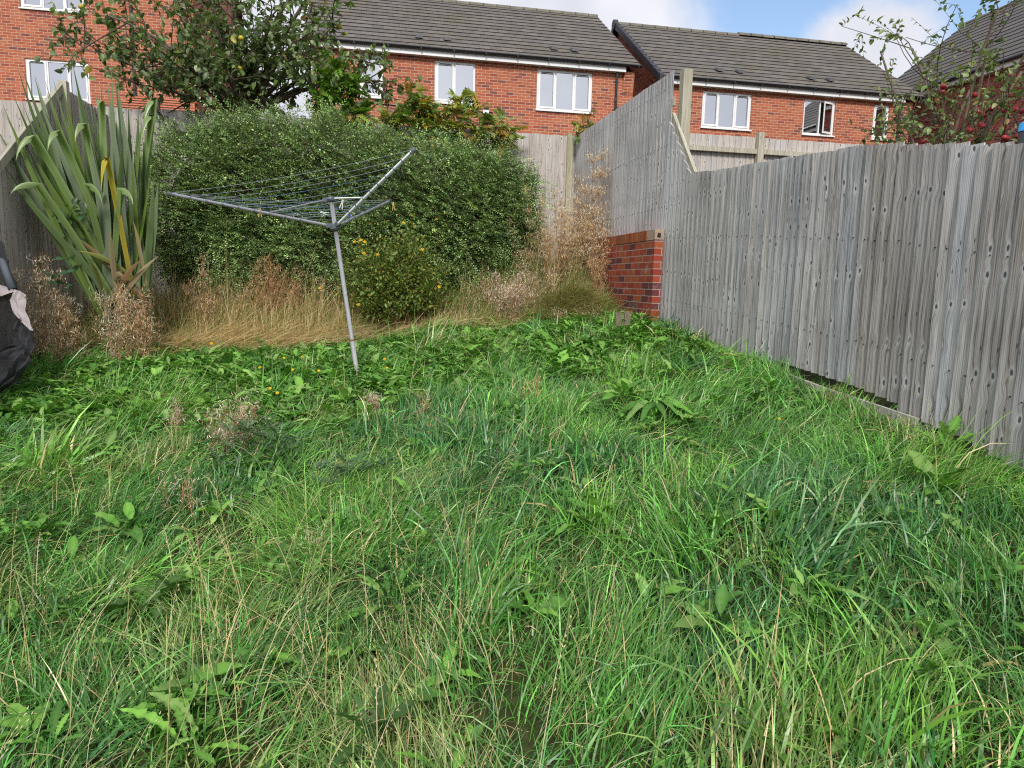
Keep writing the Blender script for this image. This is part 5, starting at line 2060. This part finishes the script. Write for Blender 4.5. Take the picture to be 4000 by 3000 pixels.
# seed-head stalks ----------------------------------------------------------
def seed_stalks(X, Y, H, az, lean, droop, seed, headfr=.42):
    r = np.random.default_rng(seed)
    n = len(X)
    S = Soup()
    P0 = np.stack([X, Y, ground(X, Y)], 1)
    base_c = np.array([(0.56, 0.47, 0.25), (0.44, 0.42, 0.18), (0.62, 0.54, 0.34), (0.30, 0.34, 0.14)])[r.integers(0, 4, n)]
    S.add(blades(P0, az, lean, H, np.full(n, .0026), droop, base_c, seg=7, ctip=base_c * 1.05, twist=.2))
    # spikelets on the upper part
    h = np.stack([np.cos(az), np.sin(az), np.zeros(n)], 1)
    s0 = np.stack([-np.sin(az), np.cos(az), np.zeros(n)], 1)
    seg = 40
    p = P0.copy()
    for i in range(seg):
        t = i / seg
        th = (lean + droop * t)[:, None]
        d = h * np.sin(th) + np.array([0, 0, 1.0]) * np.cos(th)
        nn_ = h * np.cos(th) - np.array([0, 0, 1.0]) * np.sin(th)
        if t > 1 - headfr and i % 2 == 0:
            sg = 1 if (i // 2) % 2 else -1
            S.add(inst(*TL_TINY, p, d + s0 * sg * .38, nn_, np.stack([np.full(n, .006), np.full(n, .0125), np.full(n, .006)], 1), base_c * 1.12))
        p = p + d * (H / seg)[:, None]
    return S


n = 330
X = np.concatenate([rg.uniform(-1.9, .5, 250), rg.uniform(-2.6, 2.9, 80)])
Y = np.concatenate([rg.uniform(1.6, 3.3, 250), rg.uniform(1.6, 6.8, 80)])
SS = seed_stalks(X, Y, rg.uniform(.35, .72, n), rg.normal(.6, 1.3, n), np.abs(rg.normal(.42, .28, n)), rg.uniform(.1, 1.4, n), 5)
o = SS.build('seed_grass', M_DRY)
tag(o, 'thin straw-coloured seed heads of long grass', 'seed grass', kind='stuff')

# ------------------------------------------------------------------ broad leaves
S = Soup()


def rosette(S, x, y, nlf, size, tpl, pal, r, up=.8, zoff=0.0):
    z = gz(x, y) + zoff
    az = r.uniform(0, 6.28) + np.arange(nlf) * 2.4
    e = r.uniform(.25, 1.15, nlf) * up
    d = np.stack([np.cos(az) * np.cos(e), np.sin(az) * np.cos(e), np.sin(e)], 1)
    upv = np.stack([-np.cos(az) * np.sin(e), -np.sin(az) * np.sin(e), np.cos(e)], 1) + r.normal(0, .22, (nlf, 3))
    sz = size * np.exp(r.normal(0, .25, nlf))
    cc = np.array(pal)[r.choice(len(pal), nlf)] * np.exp(r.normal(0, .18, (nlf, 1)))
    kk = len(tpl[0])
    rib = np.ones(kk)
    rib[1::3] = 1.28
    S.add(inst(*tpl, np.tile([[x, y, z]], (nlf, 1)) + d * size * .18, d, upv, np.stack([sz, sz, sz], 1), cc, rib))


BL = [(0.115, 0.27, 0.042), (0.16, 0.34, 0.055), (0.075, 0.19, 0.035), (0.20, 0.34, 0.09)]
rb = np.random.default_rng(88)
n = 0
while n < 3300:
    x, y = rb.uniform(-4.2, 3.0), rb.uniform(1.6, 8.6)
    dens = .07 + .95 * sst(5.3, 6.6, y) * (1 - sst(8.2, 8.7, y)) + .10 * sst(.2, .9, math.sin(x * 2.3) * math.sin(y * 1.7))
    if rb.random() > dens:
        continue
    n += 1
    if abs(math.atan2(x, y) - PSI) > R_(42):
        continue
    near = y < 5.2
    rosette(S, x, y, rb.integers(5, 10), rb.uniform(.06, .125) if not near else rb.uniform(.05, .105), [TL_DOCK, TL_DAND, TL_DOCK2][rb.choice(3, p=[.45, .35, .2])], BL, rb, 1.0, 0.02 if near else 0.05)
o = S.build('ground_leaves', M_DOCK)
tag(o, 'broad-leaved weeds spread through the lawn', 'ground cover', kind='stuff')


def dock(label, px, py, nlf, size, tpl, seed, pal=BL, name='broad_leaved_weed', zoff=.03, up=1.1):
    q = gpix(px, py, .08)
    r = np.random.default_rng(seed)
    S = Soup()
    rosette(S, q[0], q[1], nlf, size, tpl, pal, r, up, zoff)
    rosette(S, q[0] + .04, q[1] + .03, max(3, nlf // 2), size * .75, tpl, pal, r, up * 1.2, zoff + .02)
    o = S.build(name, M_DOCK, off=(q[0], q[1], gz(q[0], q[1])))
    o.location = (q[0], q[1], gz(q[0], q[1]))
    tag(o, label, 'weed', 'broad-leaved weeds in the lawn')


dock('large dark dock with jagged leaves in the grass left of centre', 1520, 2330, 10, .15, TL_DAND, 1)
dock('dock with upright oval leaves right of centre', 2300, 2030, 10, .13, TL_DOCK, 2)
dock('tall-leaved dock behind the one right of centre', 2270, 1930, 7, .12, TL_DOCK, 3)
dock('pair of pale oval leaves poking up near the middle right', 2530, 2330, 4, .12, TL_DOCK, 4)
dock('wide spreading light green leaves in front of the brick wall', 2560, 1590, 14, .19, TL_DOCK2, 5, up=.5, zoff=.1)
dock('light green leafy patch just left of the wide spreading one', 2440, 1560, 11, .16, TL_DOCK, 6, zoff=.08)
dock('dark jagged dandelion at the bottom edge', 1440, 2900, 12, .15, TL_DAND, 7, [(0.05, 0.11, 0.03), (0.06, 0.13, 0.035)], up=1.3)
dock('jagged leafy weed low at the bottom left', 730, 2900, 9, .15, TL_DAND, 8)
dock('broad leaves clustered at the left edge', 130, 2080, 12, .13, TL_DOCK, 9)
dock('oval leaves below the trampoline net', 180, 1620, 9, .15, TL_DOCK, 10)
dock('single large ribbed leaf left of the bushy dead thistle', 960, 1830, 3, .13, TL_DOCK, 11)
dock('broad dark leaves in the lower left grass', 620, 2340, 8, .15, TL_DOCK, 12, [(0.07, 0.15, 0.035)])
dock('large bright leaves at the fence foot on the right', 3640, 1900, 7, .17, TL_DOCK, 13, zoff=.04)
dock('jagged dandelion leaves growing against the fence foot', 3700, 1760, 8, .17, TL_DAND, 14, up=1.4)
dock('pale lobed leaves near the lower right corner', 3620, 2600, 6, .14, TL_DAND, 15)
dock('small upright leaf in the grass at lower right', 2790, 2440, 3, .14, TL_DOCK, 16)
dock('clump of oval leaves at the left, above the seed heads', 480, 2050, 8, .14, TL_DOCK, 17)
dock('dark leafy clump beside the airer foot', 1500, 1500, 9, .14, TL_DAND, 18)

# ragwort-like greyish green plant
q = gpix(1010, 1760, .1)
t = thing('leafy_weed', (q[0], q[1], gz(q[0], q[1])), 'grey-green finely divided leafy weed beside the bushy dead thistle', 'weed')
S = Soup()
for k in range(26):
    rosette(S, q[0] + rb.normal(0, .14), q[1] + rb.normal(0, .12), 9, .085, TL_DAND, [(0.07, 0.13, 0.06), (0.10, 0.17, 0.08)], rb, 1.2, rb.uniform(.03, .24))
S.build('foliage', M_LEAF, t)
q = gpix(1400, 1850, .1)
t = thing('leafy_weed', (q[0], q[1], gz(q[0], q[1])), 'low grey-green divided weed in the lawn below the airer foot', 'weed')
S = Soup()
for k in range(20):
    rosette(S, q[0] + rb.normal(0, .16), q[1] + rb.normal(0, .10), 8, .07, TL_DAND, [(0.06, 0.12, 0.06), (0.085, 0.15, 0.07)], rb, 1.2, rb.uniform(.02, .14))
S.build('foliage', M_LEAF, t)

# bramble leaves among the left weeds
for lab, px, py, Y in (('dark green bramble sprig low among the tan weeds on the left', 250, 1060, 7.6), ('dark bramble leaves behind the tan weed at the foot of the flax', 290, 850, 8.0)):
    P = onY(px, py, Y)
    t = thing('bramble', (P[0], Y, gz(P[0], Y)), lab, 'bramble')
    S = Soup()
    m = 26
    pp = P + rb.normal(0, 1, (m, 3)) * [.12, .06, .10]
    S.add(inst(*TL_APPLE, pp, rb.normal(0, 1, (m, 3)) + [0, -.3, 0], rb.normal(0, .4, (m, 3)) + [0, -.6, .8], 0.085, var((0.045, 0.10, 0.04), m, .2)))
    S.add(blades(np.tile([[P[0], Y, gz(P[0], Y)]], (5, 1)), rb.uniform(0, 6.28, 5), np.full(5, .2), np.full(5, P[2] - gz(P[0], Y) + .1), np.full(5, .005), np.full(5, .4), np.tile([[.12, .09, .05]], (5, 1)), seg=5))
    S.build('foliage', M_LEAF, t)

# ------------------------------------------------------------------ yellow flowers in the lawn
FLW = [(620, 1362, 'large yellow lawn flower near the left, short stalk'), (825, 1342, 'yellow lawn flower on a tall stalk left of centre'), (1094, 1246, 'yellow flower at the edge of the straw grass left of the pole'),
       (1266, 1295, 'small yellow flower just left of the airer pole'), (1502, 1402, 'upper of two yellow flowers right of the airer foot'), (1512, 1437, 'lower of two yellow flowers right of the airer foot'),
       (1110, 1398, 'small yellow flower left of the airer pole, middle height'), (1015, 1435, 'leftmost yellow flower of the loose patch before the airer foot'), (1142, 1444, 'yellow flower in the middle of the loose patch before the airer foot'),
       (1245, 1448, 'yellow flower of the patch nearest the airer foot'), (1182, 1393, 'highest yellow flower of the loose patch before the airer foot'), (1083, 1535, 'bright yellow ragwort flower above the grey-green weed'),
       (1055, 1517, 'smaller ragwort flower left of the bright one'), (1896, 1322, 'tiny yellow flower in the lawn right of the airer'), (3045, 1635, 'tiny yellow flower in the grass near the right fence')]
for i, (px, py, lab) in enumerate(FLW):
    q = gpix(px, py, .16)
    z = gz(q[0], q[1])
    t = thing('yellow_flower', (q[0], q[1], z), lab, 'flower', 'yellow flowers in the lawn')
    sz = (0.021 if i < 3 else 0.015) if i < 13 else 0.010
    flower_soup([q], [(-.1, -.75, .65)], sz, 14).build('flower_head', M_PETAL, t)
    S = Soup()
    S.add(blades(np.array([[q[0], q[1] + .005, z]]), np.array([1.5]), np.array([0.0]), np.array([q[2] - z]), np.array([.005]), np.array([0.02]), np.array([[.14, .2, .05]]), seg=4))
    S.build('stalk', M_LEAF, t)

# ------------------------------------------------------------------ collapsed trampoline enclosure at the left edge
tr = thing('trampoline_enclosure', (-3.25, 6.7, gz(-3.25, 6.7)), 'collapsed black trampoline net with a grey padded pole and fabric sleeve at the left edge', 'trampoline')


def net_mat():
    m, t, out = newmat('black_net')
    p = t.a('ShaderNodeBsdfPrincipled')
    p.inputs['Base Color'].default_value = (0.02, 0.021, 0.024, 1)
    p.inputs['Roughness'].default_value = 0.8
    tn = t.a('ShaderNodeBsdfTransparent')
    mx = t.a('ShaderNodeMixShader')
    g = t.a('ShaderNodeNewGeometry')
    n_ = t.noise(g.outputs['Position'], 5, 3, .6)
    t.c(t.ramp(n_, [(0.3, (.35, .35, .35)), (0.7, (.62, .62, .62))]), mx.inputs[0])
    t.c(tn.outputs[0], mx.inputs[1])
    t.c(p.outputs[0], mx.inputs[2])
    t.c(mx.outputs[0], out.inputs[0])
    return m


def cloth(name, rows, depth, mat, parent, folds=.03, seed=0, nsub=5):
    """surface lofted between rows of pixel points (left..right), each at its own distance, with folds and thickness"""
    r = np.random.default_rng(seed)
    G = []
    R0 = [np.array([onD(px, py, dd_) for px, py, dd_ in row]) for row in rows]
    m = 14
    rowsI = []
    for row in R0:
        t = np.linspace(0, 1, len(row))
        tn = np.linspace(0, 1, m)
        rowsI.append(np.stack([np.interp(tn, t, row[:, k_]) for k_ in range(3)], 1))
    full = []
    for i in range(len(rowsI) - 1):
        for s in range(nsub):
            f = s / nsub
            full.append(rowsI[i] * (1 - f) + rowsI[i + 1] * f)
    full.append(rowsI[-1])
    full = np.array(full)
    nr = len(full)
    ii, jj = np.meshgrid(np.arange(nr), np.arange(m), indexing='ij')
    off = folds * (np.sin(jj * 1.3 + ii * .35 + seed) * .6 + np.sin(jj * .6 - ii * .8 + seed * 2) * .5 + r.normal(0, .08, ii.shape))
    full = full + off[:, :, None] * np.array([-.15, -1, .1])
    b = MB()
    for th in (0, 0.004):
        for i in range(nr - 1):
            for j in range(m - 1):
                b.face([full[i, j] + [0, th, 0], full[i, j + 1] + [0, th, 0], full[i + 1, j + 1] + [0, th, 0], full[i + 1, j] + [0, th, 0]])
    return b.build(name, mat, parent, True)


M_GREYF = plain('grey_fabric', (0.40, 0.36, 0.37), 0.85, var=0.12, scale=10)
M_BLKF = plain('black_fabric', (0.030, 0.031, 0.036), 0.8, var=0.35, scale=8, bump=.4)
M_PAD = plain('grey_foam_pad', (0.085, 0.10, 0.125), 0.7, var=.15)
D = 6.15
b = MB()
b.tube([onD(-60, 860, D + .15), onD(-10, 960, D + .1), onD(20, 1050, D), onD(50, 1130, D - .02)], 0.034, 12)
b.build('padded_pole', M_PAD, tr, True)
cloth('net', [[(-260, 850, D + .2), (-20, 900, D + .1), (10, 960, D)], [(-260, 1000, D + .1), (-20, 1040, D), (60, 1080, D)], [(-260, 1120, D), (20, 1140, D), (98, 1150, D)],
              [(-260, 1250, D), (0, 1250, D), (85, 1230, D)], [(-260, 1400, D - .1), (0, 1400, D - .05), (100, 1330, D)], [(-260, 1500, D - .1), (-60, 1480, D - .05), (80, 1400, D)]], D, net_mat(), tr, .03, 2)
cloth('grey_sleeve', [[(-240, 1095, D - .03), (-60, 1100, D - .03), (0, 1112, D - .03), (55, 1132, D - .04)], [(-240, 1160, D - .05), (-60, 1160, D - .05), (0, 1158, D - .05), (55, 1140, D - .05)]], D, M_GREYF, tr, .012, 3)
cloth('grey_sleeve', [[(55, 1130, D - .05), (80, 1138, D - .05), (102, 1152, D - .05)], [(36, 1172, D - .05), (70, 1175, D - .05), (101, 1168, D - .05)], [(56, 1225, D - .06), (80, 1220, D - .06), (98, 1212, D - .05)],
                      [(90, 1262, D - .07), (102, 1255, D - .06), (116, 1250, D - .05)], [(116, 1290, D - .08), (122, 1291, D - .08), (130, 1292, D - .08)]], D, M_GREYF, tr, .01, 4)
cloth('net_skirt', [[(72, 1232, D - .04), (84, 1245, D - .05), (95, 1262, D - .05)], [(52, 1300, D - .04), (90, 1295, D - .08), (129, 1296, D - .05)], [(60, 1350, D - .08), (95, 1350, D - .12), (127, 1370, D - .08)],
                    [(-60, 1385, D - .14), (60, 1395, D - .16), (126, 1405, D - .1)], [(-120, 1440, D - .18), (20, 1470, D - .2), (98, 1445, D - .1)], [(-200, 1500, D - .2), (-20, 1520, D - .22), (60, 1490, D - .12)],
                    [(-260, 1570, D - .2), (-60, 1560, D - .2), (5, 1537, D - .15)]], D, M_BLKF, tr, .035, 5)
b = MB()
b.tube([onD(-60, 1215, D - .02), onD(30, 1290, D - .03), onD(70, 1345, D - .04)], 0.006, 6)
b.tube([onD(-60, 1260, D - .02), onD(10, 1320, D - .03), onD(60, 1360, D - .04)], 0.005, 6)
b.build('cord', M_BLKF, tr)

# padded post with blue cap behind the right fence
pc = onX(3992, 475, 4.35)
pp_ = thing('padded_post', (pc[0] + .06, pc[1], gz(3.3, pc[1])), 'black padded post with a bright blue top rim at the right edge behind the fence', 'post')
b = MB()
b.tube([(pc[0] + .06, pc[1], gz(3.3, pc[1])), (pc[0] + .06, pc[1], pc[2] - .06)], 0.055, 16)
b.build('pad', M_BLKF, pp_, True)
b = MB()
b.tube([(pc[0] + .06, pc[1], pc[2] - .06), (pc[0] + .06, pc[1], pc[2] - .01), (pc[0] + .06, pc[1], pc[2] + .01)], [0.058, 0.058, 0.03], 16)
b.build('cap', plain('blue_vinyl', (0.02, 0.28, 0.62), 0.4), pp_, True)

M_STAKE = plain('weathered_stake', (0.17, 0.145, 0.10), 0.9, var=.3, scale=40)
# two small wooden pegs by the wall foot
for lab, px, py in (('left of two small weathered wooden stakes at the foot of the brick wall', 2415, 1240), ('right of two small weathered wooden stakes at the foot of the brick wall', 2450, 1235)):
    q = onD(px, py, 7.5)
    b = MB()
    b.box(-.032, .032, -.012, .012, -0.12, .035)
    b.hexa([(-.032, -.012, .035), (.032, -.012, .035), (.032, .012, .035), (-.032, .012, .035), (-.022, -.012, .052), (.022, -.012, .052), (.022, .012, .052), (-.022, .012, .052)])
    o = b.build('wooden_stake', M_STAKE)
    o.location = tuple(q)
    tag(o, lab, 'stake', 'wooden stakes at the wall foot')
